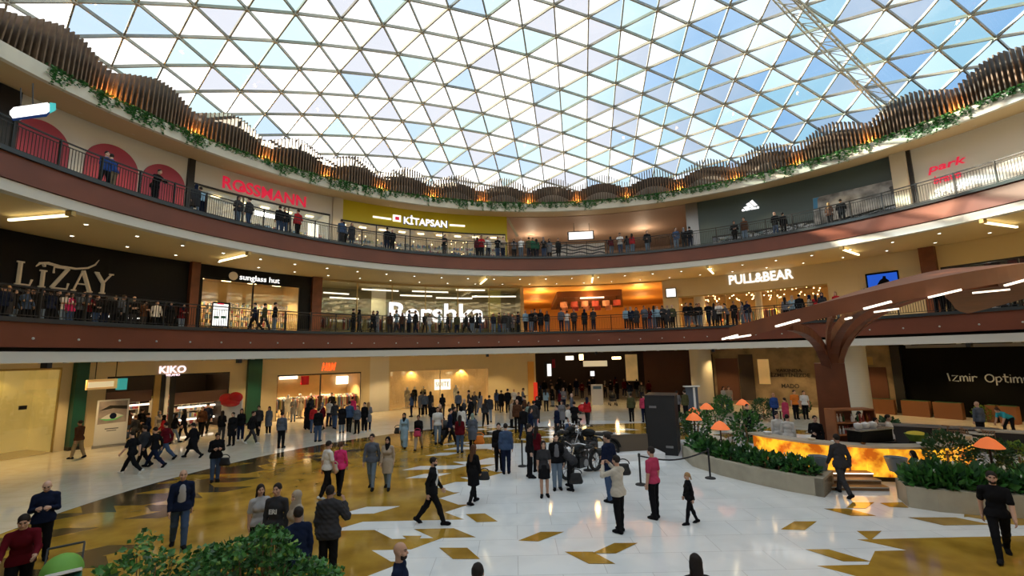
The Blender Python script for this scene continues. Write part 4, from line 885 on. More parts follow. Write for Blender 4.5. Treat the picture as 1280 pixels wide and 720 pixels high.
plate(t, 1, 1036, 1076, 346, 392, 'cream_wall', 'lit_pier', .02); plate(t, 1, 1083, 1125, 340, 369, 'board_black', 'screen_frame', .03); plate(t, 1, 1085, 1123, 342, 367, 'screen_blue', 'display_screen', .1, .02)
q = MB(); R = RF - .14
def pxs(poly): return [pol(phi(u, v, R), R, float(oncyl(u, v, R)[2])) for u, v in poly]
pp = [(1096, 366), (1097, 355), (1100, 350), (1103, 348), (1103.5, 345), (1107, 345), (1107.5, 348), (1111, 350), (1113, 356), (1114, 366)]
q.add(pxs(pp), [tuple(range(len(pp)))], 'board_black'); o = q.build('screen_figure', t)
for k, x in enumerate((873, 946)):
    p = pol(PH(x, 1), RF + .85, Z1); t2 = thing('round_column', 'pale round column in front of the golden shop, %s one' % ('left', 'right')[k], 'column', p); q = MB(); q.lathe([(.42 - .17 * k, .1), (.42 - .17 * k, S2 - Z1)], 'stone_column', n=32); q.build('shaft', t2, True, loc=(0, 0, 0)); q = MB(); q.lathe([(.47 - .17 * k, 0), (.47 - .17 * k, .1), (.4 - .17 * k, .1)], 'metal_grey', n=32); q.build('base', t2, loc=(0, 0, 0))
column(1, 1158, 1178, 'wood_column', 'reddish wooden column right of the blue screen')
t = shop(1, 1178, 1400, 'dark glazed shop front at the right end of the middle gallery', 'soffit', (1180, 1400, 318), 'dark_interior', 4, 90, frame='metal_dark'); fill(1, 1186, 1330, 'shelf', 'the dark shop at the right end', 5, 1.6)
plate(t, 1, 1232, 1245, 342, 346, 'lamp_white', 'ceiling_panel', -2.5)
# ================= top gallery
column(2, -14, 19, 'metal_dark', 'dark column at the far left of the top gallery', .2)
t = shop(2, 19, 233, 'white shop wall with three pink half-round arches on the top gallery', 'white_wall'); plate(t, 2, 19, 233, 205, 290, 'poster_snow', 'window_strip', .01, .01) if False else None
for k, (xc, yc, hw, ytop) in enumerate(((50, 186, 37, 150), (139, 216, 34, 181), (204, 236, 27, 206))):
    R = RF - .02; a0, a1, ac = phi(xc - hw, yc - 5, R), phi(xc + hw, yc + 5, R), phi(xc, yc, R); rw = math.radians(a1 - a0) * R / 2; zt_ = float(oncyl(xc, ytop, R)[2]); q = MB(); zb_ = Z2 + .3; hh = zt_ - zb_ - rw
    ol = [(-rw, 0), (rw, 0)] + [(rw * math.cos(PI * i / 24), hh + rw * math.sin(PI * i / 24)) for i in range(25)]; n = len(ol)
    q.add(wrap([(x, y, d) for d in (0, .06) for x, y in ol], ac, zb_, R), [tuple(range(n)), tuple(range(n, 2 * n))] + [(i, (i + 1) % n, n + (i + 1) % n, n + i) for i in range(n)], 'pink_arch'); q.build('arch_panel', t)
    for j in range(4):
        q = MB(); x0 = -rw * .8 + j * rw * .42; q.add(wrap([(x, y, d) for d in (.061, .09) for x, y in ((x0, .1), (x0 + rw * .32, .1), (x0 + rw * .32, 1.1 + .2 * (j % 2)), (x0, 1.1 + .2 * (j % 2)))], ac, zb_, R), [(0, 1, 2, 3), (4, 5, 6, 7), (0, 1, 5, 4), (1, 2, 6, 5), (2, 3, 7, 6), (3, 0, 4, 7)], ('poster_white', 'goods_f', 'goods_e', 'goods_c')[(j + k) % 4]); q.build('window_picture', t)
column(2, 233, 241, 'metal_dark', 'thin dark column left of the red lettered white shop', .2)
t = shop(2, 241, 415, 'white shop front with large red capitals on the top gallery', 'white_wall', (243, 413, 250), 'white_wall', 3.4, 90, frame='metal_dark', lcol=(.95, 1, .95))
R = RF - .03; pc = oncyl(331, 241, R); zl = float(oncyl(331, 247.5, R)[2]); 
def slant(t, txt, m, x0, y0, x1, y1, hpx, name='lettering', **kw):
    """letters centred on the middle of the sign band, level in the place"""
    R = RF - .03; xm, ym = (x0 + x1) / 2, (y0 + y1) / 2; return letters(t, 2, txt, xm, ym - hpx / 2, ym + hpx / 2, x1 - x0, m, name, **kw)
slant(t, 'ROSSMANN', 'letter_red', 280, 229, 385, 253, 14.5, bold=.012)
p = oncyl(303.5, 236.5, RF - .1); q = MB(); vs = wrap([(r_ * math.cos(2 * PI * i / 20), r_ * math.sin(2 * PI * i / 20), .1) for r_ in (.10, .22) for i in range(20)], math.degrees(math.atan2(p[0] - CX, p[1] - CY)), p[2], RF); q.add(vs, [(i, (i + 1) % 20, 20 + (i + 1) % 20, 20 + i) for i in range(20)], 'letter_red'); q.build('emblem', t)
fill(2, 247, 410, 'shelf', 'the red lettered white shop', 7, 1.8); plate(t, 2, 318, 345, 266, 271, 'lamp_white', 'light_panel', -.8); plate(t, 2, 346, 358, 283, 300, 'lamp_soft', 'light_panel', -1.2); plate(t, 2, 384, 398, 280, 304, 'lamp_soft', 'light_panel', -1.2)
column(2, 415, 427, 'stone_column', 'cream column between the red lettered shop and the yellow shop', .3)
t = shop(2, 427, 634, 'bookshop front with a broad yellow fascia on the top gallery', 'kit_yellow', (427, 632, 287), 'goods_c', 3.6, 260, frame='metal_dark', lcol=(1, .84, .5))
slant(t, 'KİTAPSAN', 'letter_white', 505, 273, 559, 283, 8.5, bold=.02); o = slant(t, 'KİTAPSAN', 'letter_blue', 504, 273, 560, 283.5, 9.2, 'letter_outline', bold=.045, dr=-.02, depth=.03)  # slightly larger blue letters behind the white ones, the sign's own colour
plate(t, 2, 491, 501, 269, 277, 'letter_white', 'emblem_plate', .03); plate(t, 2, 494, 499, 271, 275, 'letter_red', 'emblem', .09, .02); plate(t, 2, 466, 489, 271.5, 273.5, 'letter_white', 'light_line', .03); plate(t, 2, 562, 581, 281, 283, 'letter_white', 'light_line', .03)
fill(2, 430, 630, 'shelf', 'the yellow bookshop', 9, 1.5)
q = MB()
for i in range(60): p = pol(PH(430, 2) + (PH(630, 2) - PH(430, 2)) * R_.random(), RF + 1.2 + R_.random(), Z2 + 1.0 + 2.0 * R_.random()); q.ell(p, (.05, .05, .05), 'lamp_warm', 6, 4)
o = q.build('string_light', t); o['kind'] = 'stuff'
c0, c1 = corridor(2, 634, 872, 'rose_ceiling', 'rose_ceiling', 15, 'corridor_second', 16.70)
for a in (-2, 8, 18): light('corridor_lamp', pol(a, RF + 6, 15.6), 150, (1, .76, .52), .3)
t = thing('hanging_sign', 'bright white box sign hanging in the top corridor', 'sign', pol(PH(725, 2), RF + 1, Z2 + 3)); plate(t, 2, 711, 741, 290, 299, 'letter_white', 'sign_face', -1.0); plate(t, 2, 709.5, 742.5, 289, 300, 'metal_dark', 'sign_frame', -1.06); plate(t, 2, 717, 717.6, 279, 290, 'metal_dark', 'rod', -1.06); plate(t, 2, 736, 736.6, 279, 290, 'metal_dark', 'rod', -1.06)
t = thing('wavy_counter', 'white counter front with wavy dark stripes in the top corridor', 'counter', pol(PH(725, 2), RF + 2, Z2)); plate(t, 2, 690, 756, 305, 322, 'poster_white', 'counter_front', -2.0)
for k in range(3):
    q = MB(); R = RF + 1.93; q.tube([pol(phi(690 + 66 * i / 24, 308 + 4 * k + 1.2 * math.sin(i * .7 + k), R), R, float(oncyl(690 + 66 * i / 24, 308 + 4 * k + 1.2 * math.sin(i * .7 + k), R)[2])) for i in range(25)], .06, 'cloth_slate', 5); q.build('wavy_stripe', t)
q = MB(); R = RF + .3; q.tube([pol(phi(u, v, R), R, float(oncyl(u, v, R)[2])) for u, v in ((634, 272), (640, 283), (647, 296))], .12, 'stone_column', 6); struct(q.build('trim_8'))
column(2, 858, 873, 'metal_grey', 'grey column at the corner right of the top corridor', .1)
t = shop(2, 873, 1119, 'grey-teal sports shop front with a white three-stripe emblem', 'teal_board', (888, 1119, 277), 'teal_dark', 2.4, 25, frame='metal_dark', lamps=False)
def px_plate(t, poly, m, name, R, th=.05):
    n = len(poly); q = MB(); vs = [pol(phi(u, v, R), R - d, float(oncyl(u, v, R)[2])) for d in (0, th) for u, v in poly]; q.add(vs, [tuple(range(n)), tuple(range(n, 2 * n))] + [(i, (i + 1) % n, n + (i + 1) % n, n + i) for i in range(n)], m); return q.build(name, t)
px_plate(t, [(873, 290), (1119, 206 + 22), (1119, 206), (873, 262)], 'teal_board', 'fascia', RF - .05) if False else None
for poly in ([(929, 259.5), (934.5, 257.5), (937, 259.5), (931, 261)], [(932.5, 255.5), (936.5, 253), (942, 258), (937.8, 259.3)], [(937, 252.5), (940.5, 250), (947, 256.5), (943, 257.7)]): px_plate(t, poly, 'letter_white', 'emblem_stripe', RF - .06)
letters(t, 2, 'adidas', 938, 258.6, 262.4, 22, 'letter_white', bold=.02)
t = thing('wall_poster', 'large poster of two hikers before snow and blue sky beside the sports shop', 'poster', pol(PH(1060, 2), RF, Z2 + 2))
px_plate(t, [(1018, 282), (1122, 254), (1119, 224), (1016, 248)], 'poster_snow', 'poster_face', RF - .03, .03); px_plate(t, [(1017, 262), (1040, 252), (1064, 243), (1064, 236.5), (1016.2, 248.2)], 'poster_sky', 'printed_sky', RF - .07, .01)
px_plate(t, [(1064, 270), (1078, 246), (1095, 236), (1120, 232), (1121, 240), (1100, 252), (1090, 262), (1075, 268)], 'poster_rock', 'printed_rock', RF - .07, .01)
for x, y, hgt in ((1037, 263, 22), (1051, 258, 24)): px_plate(t, [(x - 4, y + hgt * .45), (x - 4, y - hgt * .1), (x - 1.5, y - hgt * .3), (x - 1.3, y - hgt * .45), (x + 1.3, y - hgt * .47), (x + 1.6, y - hgt * .3), (x + 4.5, y - hgt * .12), (x + 4, y + hgt * .42)], 'corridor_wood' if x < 1040 else 'cloth_charcoal', 'printed_hiker', RF - .085, .01)
column(2, 1119, 1138, 'stone_column', 'sunlit cream column right of the snow poster', .5)
column(2, 1138, 1143, 'metal_dark', 'thin black post right of the sunlit cream column', .2)
t = shop(2, 1143, 1420, 'pale sunlit shop front with red script lettering at the far right', 'white_wall', (1146, 1420, 225), 'white_wall', 3, 90, frame='metal_dark', lamps=False, lcol=(1, .95, .85))
letters(t, 2, 'park', 1183, 200, 210, 50, 'letter_red', bold=.01, shear=.2); letters(t, 2, 'bravo', 1184, 216, 226, 36, 'letter_red', 'lower_lettering', bold=.01, shear=.2, dr=.05); letters(t, 2, 'SHOP', 1190, 232, 240, 44, 'letter_white', 'small_lettering', dr=.3)
t = thing('hanging_sign', 'glowing white box sign hanging at the far left of the top gallery', 'sign', pol(PH(38, 2), RF - 3.2, 15)); flat_sign(t, [(12, 143), (12, 139), (17, 134), (59, 128), (62, 130), (62, 139), (58, 142), (16, 148)], 22.6, 'letter_white', 'sign_face'); flat_sign(t, [(62, 128), (70, 129), (70, 138), (62, 142)], 22.75, 'teal_lit', 'sign_end'); flat_sign(t, [(14, 148), (58, 142), (62, 139), (62, 142), (58, 146), (16, 151)], 22.62, 'cloth_blue', 'sign_base')
for x, y in ((26, 110), (41, 104)): q = MB(); q.tube([atY(x, y, 22.7), atY(x, 133, 22.7)], .02, 'metal_dark', 5); q.build('rod', t)
# ---------------------------------------------------------------- timber canopy on a branching trunk
mat('canopy_wood', (.19, .058, .022), .45, noise=(1.2, .3)); mat('canopy_under', (.10, .045, .025), .6); _o = mat('onyx', (.98, .52, .03), .2, emit=.85, noise=(1.9, .5, (.40, .09, .006))); _o.node_tree.nodes['Color Ramp'].color_ramp.elements[0].position = .44; _o.node_tree.nodes['Color Ramp'].color_ramp.elements[1].position = .62; mat('stone_planter', (.42, .38, .29), .7, noise=(2, .2), bump=.2); mat('stone_top', (.5, .45, .36), .35)
mat('lamp_shade', (.75, .17, .05), .7, emit=.35, ecol=(1, .22, .05)); mat('table_top', (.55, .5, .4), .4); mat('chair_wood', (.22, .12, .06), .5); mat('bottle_green', (.02, .08, .03), .1); mat('bottle_amber', (.25, .08, .01), .1); mat('steel', (.55, .56, .58), .25, metal=.9); mat('soil', (.03, .02, .012), .9)
mat('tyre', (.012, .012, .012), .8); mat('belt', (.02, .02, .025), .7); mat('stroller_green', (.14, .35, .05), .7); mat('stroller_teal', (.03, .2, .15), .7); mat('balloon_red', (.65, .01, .015), .15); mat('stage_brown', (.10, .075, .05), .6); mat('deck_wood', (.22, .12, .045), .5, noise=(3, .3)); mat('planter_blue', (.16, .2, .23), .6)
mat('shelf_wood', (.36, .13, .045), .5, noise=(2, .3))
TX, TY = 13.28, 19.49
def tz(x, y): return 4.9 + .14 * (x - TX) - .16 * (y - TY)
t = thing('timber_canopy', 'reddish brown tree-like timber canopy with curved branches rising over the cafe bar', 'canopy', (TX, TY, 0))
q = MB(); q.add([(TX + (sx * .838 + sy * .545) * w, TY + (-sx * .545 + sy * .838) * w, z) for z, w in ((0, .60), (2.2, .54), (3.75, .52)) for sx, sy in ((-1, -1), (1, -1), (1, 1), (-1, 1))], [(0, 1, 2, 3)[::-1], (8, 9, 10, 11)] + [(4 * l + i, 4 * l + (i + 1) % 4, 4 * l + 4 + (i + 1) % 4, 4 * l + 4 + i) for l in (0, 1) for i in range(4)], 'canopy_wood'); q.build('trunk', t)
q = MB(); n = 60; A0, A1 = 84, 237; vs = []; fs = []
def rim(a, r, dzz): 
    x, y = TX + r * math.sin(math.radians(a)), TY + r * math.cos(math.radians(a)); return (x, y, tz(TX + 7 * math.sin(math.radians(a)), TY + 7 * math.cos(math.radians(a))) + (7 - r) * .07 + dzz)
for i in range(n + 1):
    a = A0 + (A1 - A0) * i / n; e = min(1, (i / n) / .12, (1 - i / n) / .22); wd = .4 + 2.1 * e ** .7
    vs += [rim(a, 7, 0), rim(a, 7, .46), rim(a, 7 - wd, .5), rim(a, 7 - wd, .06)]
for i in range(n):
    for k in range(4): fs.append((4 * i + k, 4 * i + (k + 1) % 4, 4 * i + 4 + (k + 1) % 4, 4 * i + 4 + k))
fs += [(0, 1, 2, 3), (4 * n, 4 * n + 1, 4 * n + 2, 4 * n + 3)]; q.add(vs, fs, 'canopy_wood'); q.build('roof_deck', t)
def branch(a, r_end, w=.34):
    e = rim(a, r_end, .02); dx, dy = e[0] - TX, e[1] - TY; q = MB(); P = []
    for s in np.linspace(0, 1, 12):
        h = s ** 1.7; k = .35 + .0 * s; P.append(np.array([TX + dx * (.05 + .95 * h), TY + dy * (.05 + .95 * h), 3.45 + (e[2] - 3.45) * (1 - (1 - s) ** 1.9)]))
    for i in range(11):
        d = P[i + 1] - P[i]; q.bar(P[i] - d * .06, P[i + 1] + d * .06, w * (1 - .35 * i / 11), .42 * (1 - .4 * i / 11), 'canopy_wood')
    q.build('branch', t)
for a, r, w_ in ((225, 5.3, .34), (211, 5.2, .15), (195, 5.0, .34), (160, 5.2, .34), (132, 5.2, .34)): branch(a, r, w_)
for (u0, v0, u1, v1) in ((903, 424, 922, 419), (912, 423, 938, 419), (970, 408, 999, 400), (1080, 386, 1114, 377), (1094, 390, 1122, 386), (1057, 399, 1064, 397), (1160, 372, 1202, 362), (1218, 366, 1260, 362), (1256, 357, 1285, 349)):
    def hit(u, v):
        d = ray(u, v); best = None
        for s in np.linspace(8, 24, 161):
            k = s / math.hypot(d[0], d[1]); x, y, z = d[0] * k, d[1] * k, HC + d[2] * k; e = abs(z - (tz(x, y) - .04)); 
            if best is None or e < best[0]: best = (e, np.array([x, y, z]))
        return best[1]
    q = MB(); q.bar(hit(u0, v0), hit(u1, v1), .10, .05, 'lamp_soft'); q.build('light_bar', t)
# ---------------------------------------------------------------- bar counter, shelf and things on the bar
t = thing('bar_counter', 'curved cafe bar with a glowing amber onyx front and pale stone top', 'bar', (TX, TY - 4, 0))
def arc(q, a0, a1, r0, r1, z0, z1, m, n=24): q.lathe(rect(r0, r1, z0, z1), m, (TX, TY, 0), n, a0, a1, True)
n = 14
for i in range(n):
    q = MB(); arc(q, 132 + i * 9.0, 132 + i * 9.0 + 8.8, 3.9, 4.0, .16, 1.08, 'onyx', 4); q.build('onyx_panel', t)
q = MB(); arc(q, 131, 259, 3.55, 4.14, 1.08, 1.15, 'stone_top', 40); q.build('counter_top', t); q = MB(); arc(q, 132, 258, 3.5, 3.9, 0, .16, 'metal_dark', 40); q.build('plinth', t); q = MB(); arc(q, 132, 258, 3.6, 3.64, .16, 1.08, 'metal_dark', 40); q.build('back_panel', t)
for a in (150, 180, 210, 240): light('onyx_glow', (TX + 4.6 * math.sin(math.radians(a)), TY + 4.6 * math.cos(math.radians(a)), .6), 9, (1, .45, .08), .3)
t = thing('bottle_shelf', 'reddish wooden bottle shelf wrapped round the foot of the canopy trunk', 'shelf', (TX, TY - .95, 0)); SXY = (TX - .1, TY - 1.0)
for k, z in enumerate((.5, 1.05, 1.5, 1.98)): q = MB(); q.box((SXY[0], SXY[1], z), (1.56, .6, .05), 'shelf_wood'); q.build('shelf_board', t)
for s in (-1, 1): q = MB(); q.box((SXY[0] + s * .77, SXY[1], 1.0), (.05, .6, 2.0), 'shelf_wood'); q.build('side_panel', t)
bt = None; i = 0
for z in (1.075, 1.525):
    for k in range(12):
        if R_.random() < .12: continue
        p = (SXY[0] - .69 + k * .125, SXY[1] - .12 + R_.uniform(-.05, .05), z); m = R_.choice(['bottle_green', 'bottle_amber', 'poster_white', 'goods_d'])
        if bt is None:
            bt = MB(); bt.lathe([(.001, 0), (.04, 0), (.04, .17), (.015, .23), (.015, .3), (.001, .3)], 'bottle_green', n=10); o0 = bt.build('bottle', smooth=True); o = o0
        else: o = o0.copy(); COL.objects.link(o)
        o.location = p; paint(o, M[m]); tag(o, 'small bottle standing on the reddish wooden shelf at the trunk', 'bottle', 'bottles on the trunk shelf')
def bar_at(a, r, z=1.15): return (TX + r * math.sin(math.radians(a)), TY + r * math.cos(math.radians(a)), z)
p = bar_at(196, 3.0, 0); t = thing('coffee_machine', 'black back of a coffee machine behind the middle of the bar', 'coffee machine', p); q = MB(); q.box((p[0], p[1], .55), (1.7, .6, 1.1), 'metal_dark', .3); q.build('cabinet', t); q = MB(); q.box((p[0], p[1], 1.32), (1.5, .5, .42), 'black_gloss', .3); q.build('body', t); q = MB(); q.box((p[0], p[1], 1.55), (1.6, .55, .05), 'steel', .3); q.build('top_tray', t)
for k in range(3):
    q = MB(); q.lathe([(.001, 0), (.09, 0), (.13, .08), (.12, .17), (.03, .2), (.001, .22)], 'poster_white', n=14); o = q.build('teapot', smooth=True, loc=(p[0] - .5 + k * .34, p[1] - .17 + k * .105, 1.58)); tag(o, 'white teapot on the coffee machine, %s of three' % ('leftmost', 'middle', 'rightmost')[k], 'teapot')
p = bar_at(166, 3.05, 1.1); t = thing('bowl', 'bright lime green bowl of leaves standing behind the right end of the bar', 'bowl', p); q = MB(); q.lathe([(.001, 0), (.2, 0), (.34, .25), (.3, .25), (.001, .06)], 'leaf_lime', n=18); q.build('dish', t, True, loc=(0, 0, 0)); q = MB(); q.ell((0, 0, .24), (.3, .3, .1), 'cloth_yellow'); q.build('contents', t, True, loc=(0, 0, 0)); 
q = MB(); q.lathe([(.001, 0), (.3, 0), (.3, 1.1), (.001, 1.1)], 'metal_dark', n=4); o = q.build('side_table', loc=(p[0], p[1], 0)); tag(o, 'dark stand under the lime green bowl behind the bar', 'table')
for k, (a, r, m, s) in enumerate(((250, 3.8, 'poster_white', .16), (226, 3.8, 'goods_c', .13), (216, 3.82, 'poster_white', .1), (178, 3.8, 'poster_white', .12), (160, 3.82, 'goods_a', .16), (148, 3.8, 'table_top', .3), (204, 3.85, 'bottle_amber', .08))):
    p = bar_at(a, r); q = MB(); q.lathe([(.001, 0), (s * .7, 0), (s, s * .6), (s * .85, s * .62), (.001, s * .2)], m, n=14); o = q.build('serving_dish', smooth=True, loc=p); tag(o, '%s dish on the pale bar top, %s' % ({'poster_white': 'white', 'goods_c': 'cream', 'goods_a': 'reddish', 'table_top': 'wide tan', 'bottle_amber': 'small amber'}[m], ('first from the left end', 'second from the left end', 'third from the left end', 'third from the right end', 'second from the right end', 'at the right end', 'at the middle')[k]), 'dish')
# ---------------------------------------------------------------- stone planters with leafy plants
def leafy(seed, n, rx, ry, rz, ls, m, zc=0.0, flowers=0, up=.4):
    r = random.Random(seed); q = MB(); fl = MB()
    for i in range(n):
        while True:
            c = np.array([r.uniform(-1, 1), r.uniform(-1, 1), r.uniform(-1, 1)]); L = np.linalg.norm(c)
            if .55 < L < 1: break
        o = c / L; d = nrm(o + np.array([r.uniform(-.6, .6), r.uniform(-.6, .6), r.uniform(-.3, .6) + up])); s_ = nrm(np.cross(d, [r.uniform(-1, 1), r.uniform(-1, 1), r.uniform(-1, 1)])); u = np.cross(s_, d)
        p = c * np.array([rx, ry, rz]) + np.array([0, 0, zc]); l = ls * r.uniform(.7, 1.3); w = l * .36
        q.add([p, p + d * l * .45 + s_ * w + u * w * .25, p + d * l, p + d * l * .45 - s_ * w + u * w * .25, p + d * l * .45], [(0, 1, 4), (1, 2, 4), (2, 3, 4), (3, 0, 4)], m if r.random() < .75 else 'leaf_dark')
    for i in range(flowers):
        a = r.uniform(0, 6.28); k = r.uniform(.2, .95); b = np.array([math.cos(a) * rx * k, math.sin(a) * ry * k, zc + rz * .75]); tp = b + np.array([r.uniform(-.06, .06), r.uniform(-.06, .06), r.uniform(.1, .25)]); fl.tube([b - [0, 0, .2], tp], .008, 'leaf', 4); fl.ell(tp + [0, 0, .05], (.035, .025, .06), 'flower_white', 8, 6)
    return q, fl
PL = {}
def plant(key, loc, label, name='leafy_plant', group=None, s=1.0, rz=0.0, stem=0.0):
    kind, seed = key
    if key not in PL:
        a = {'lily': (90, .36, .34, .3, .27, 'leaf', .26, 1), 'fern': (90, .36, .34, .26, .22, 'leaf_dark', .22, 0), 'ball': (520, .52, .52, .52, .12, 'leaf', .55, 0), 'dark': (900, .5, .48, .52, .095, 'leaf_dark', .55, 0), 'lime': (600, .5, .5, .42, .11, 'leaf_lime', .45, 0)}[kind]
        t = thing(name, label, 'plant', loc, group, rz); q, fl = leafy(seed, *a[:7], a[7]); q.build('foliage', t, loc=(0, 0, 0))
        if fl.v: fl.build('flower', t, loc=(0, 0, 0))
        q = MB(); q.tube([(0, 0, 0), (.02, 0, a[6])], .03, 'chair_wood', 6); q.build('stem', t, loc=(0, 0, 0)); t.scale = (s,) * 3; PL[key] = t
    else: dup(PL[key], loc, rz, label, s, group)
def planter(name, label, base_px, width, h, flip=1):
    P = [np.array(onz(u, v)[:2]) for u, v in base_px]; t = thing(name, label, 'planter', (*P[0], 0)); n = len(P); off = []
    for i in range(n):
        d = nrm(P[min(i + 1, n - 1)] - P[max(i - 1, 0)]); off.append(np.array([-d[1], d[0]]) * flip)
    O = [[p + o * k for p, o in zip(P, off)] for k in (0, .22, width - .22, width)]
    q = MB(); q.prism([tuple(p) for p in O[0]] + [tuple(p) for p in O[1][::-1]], 0, h, 'stone_planter'); q.prism([tuple(p) for p in O[2]] + [tuple(p) for p in O[3][::-1]], 0, h, 'stone_planter')
    q.prism([tuple(O[k][0] + nrm(P[1] - P[0]) * e) for k, e in ((0, 0), (3, 0), (3, .22), (0, .22))], 0, h + .001, 'stone_planter'); q.prism([tuple(O[k][-1] - nrm(P[-1] - P[-2]) * e) for k, e in ((0, 0), (3, 0), (3, .22), (0, .22))], 0, h + .001, 'stone_planter'); q.build('stone_wall', t)
    q = MB(); q.prism([tuple(p) for p in O[1]] + [tuple(p) for p in O[2][::-1]], 0, h - .08, 'soil'); q.build('soil', t); return P, off
LP, LO = planter('stone_planter', 'long curved stone planter left of the cafe entrance', [(853, 572), (866, 583), (900, 594), (940, 604), (985, 614), (1031, 622)], 1.35, .52)
RPp, RO = planter('stone_planter', 'big stone planter right of the cafe entrance', [(1122, 622), (1136, 634), (1175, 640), (1230, 645), (1300, 650), (1390, 660)], 1.5, .56)
def along(P, O, s, k):
    L = [np.linalg.norm(P[i + 1] - P[i]) for i in range(len(P) - 1)]; T = s * sum(L); i = 0
    while i < len(L) - 1 and T > L[i]: T -= L[i]; i += 1
    f = T / L[i]; return P[i] * (1 - f) + P[i + 1] * f + (O[i] * (1 - f) + O[i + 1] * f) * k
for i in range(26):
    p = along(LP, LO, .03 + .94 * (i // 2 + .3 * (i % 2)) / 13, .45 if i % 2 else .9); plant(('lily' if i % 3 else 'fern', i % 3), (*p, .44), 'low leafy plant in the long curved stone planter', group='low plants in the left stone planter', s=.6 + .25 * R_.random(), rz=R_.uniform(0, 6))
for i in range(26):
    p = along(RPp, RO, .04 + .92 * (i // 2 + .3 * (i % 2)) / 13, .42 if i % 2 else 1.0); plant(('lily' if i % 4 else 'fern', i % 3), (*p, .48), 'low leafy plant with white flowers in the big right stone planter', group='low plants in the right stone planter', s=.7 + .3 * R_.random(), rz=R_.uniform(0, 6))
for k, (u, v, z, kind, s, lab) in enumerate(((873, 548, .5, 'ball', 1.15, 'round green shrub at the far end of the curved planter, beside the black box'), (895, 534, .2, 'ball', 1.1, 'round green shrub behind the long curved planter, under the orange lamps'), (935, 556, .5, 'ball', 1.25, 'round green shrub before the left end of the glowing bar'), (905, 519, .1, 'ball', 1.2, 'round green shrub in the cafe, left of the tall orange lamp'),
    (955, 524, .1, 'dark', 1.2, 'dark leafy shrub in the cafe beside the bar, left of the blue-shirted person'), (1003, 518, .1, 'dark', 1.1, 'dark leafy shrub behind the bar, left of the bottle shelf'), (1188, 590, .5, 'dark', 1.15, 'tall dense shrub in the right planter, before the right end of the bar'), (1243, 592, .5, 'dark', 1.0, 'dark shrub under the orange lamp in the right planter'), (1277, 590, .5, 'lime', 1.0, 'lime green shrub at the right edge above the planter'),
    (1232, 527, 0, 'lime', 1.0, 'yellowish green plant by the brown planter boxes, far right'), (850, 545, .4, 'dark', 1.0, 'dark leafy shrub hard against the black box'), (1112, 545, 0, 'fern', 1.6, 'small fern behind the right part of the bar'))):
    p = onz(u, v, z); plant((kind, 7 + k % 3), p, lab, 'shrub', None, s, k * 1.3)
for k, (u, v) in enumerate(((1025, 588), (1122, 590))):
    p = onz(u, v, .5); t = thing('flower_pot', 'blue-grey tapered pot at the %s planter end by the cafe entrance' % ('left', 'right')[k], 'pot', (p[0], p[1], .52)); q = MB(); q.lathe([(.001, 0), (.2, 0), (.3, .42), (.26, .42), (.2, .3), (.001, .3)], 'planter_blue', n=20); q.build('pot', t, True, loc=(0, 0, 0)); q = MB(); q.lathe([(.001, .34), (.25, .36)], 'soil', n=20); q.build('soil', t, loc=(0, 0, 0))
# entrance steps between the planters
t = thing('entrance_steps', 'low brown wooden steps with light strips between the two stone planters', 'steps', (*onz(1075, 610)[:2], 0)); A, B = onz(1036, 613)[:2], onz(1112, 614)[:2]; dn_ = nrm(np.array([-(B - A)[1], (B - A)[0]]))
for k in range(3):
    q = MB(); a, b_ = A + dn_ * (.35 * k), B + dn_ * (.35 * k); q.prism([tuple(a), tuple(b_), tuple(b_ + dn_ * .35), tuple(a + dn_ * .35)], 0, .12 * (k + 1), 'deck_wood'); q.build('step', t); q = MB(); q.bar((*(a - dn_ * .01), .12 * (k + 1) - .02), (*(b_ - dn_ * .01), .12 * (k + 1) - .02), .02, .03, 'lamp_soft' if k == 2 else 'stone_top'); q.build('nosing', t)
# orange mushroom lamps
lm = None
for k, (u, v, lab) in enumerate(((867, 514, 'orange mushroom lamp far behind the black box, upper of a close pair'), (905, 507, ''), (883, 508, 'orange mushroom lamp before the cream round column'), (900, 532, 'orange mushroom lamp on the curved planter, nearest the round shrub'), (928, 503, 'tall orange mushroom lamp left of the brown hoarding lettering'), (1236, 556, 'big orange mushroom lamp standing in the right planter'), (958, 508, ''), (867, 521, 'orange mushroom lamp at the far end of the curved planter'))):
    if not lab: continue
    zt = 1.55; p = onz(u, v, zt); s = .62 if k == 5 else .85
    if k == 5: p = onz(u, v, 1.5)
    t = thing('mushroom_lamp', lab, 'lamp', (p[0], p[1], 0)); q = MB(); q.lathe([(.34, -.02), (.30, .04), (.16, .2), (.04, .27), (.001, .28)], 'lamp_shade', (0, 0, zt - .1), 20); q.build('lamp_shade', t, True, loc=(0, 0, 0)); q = MB(); q.tube([(0, 0, .02), (0, 0, zt + .1)], .03, 'metal_dark', 8); q.build('pole', t, loc=(0, 0, 0)); q = MB(); q.lathe([(.001, 0), (.17, 0), (.15, .04), (.001, .05)], 'metal_dark', n=16); q.build('base', t, loc=(0, 0, 0))
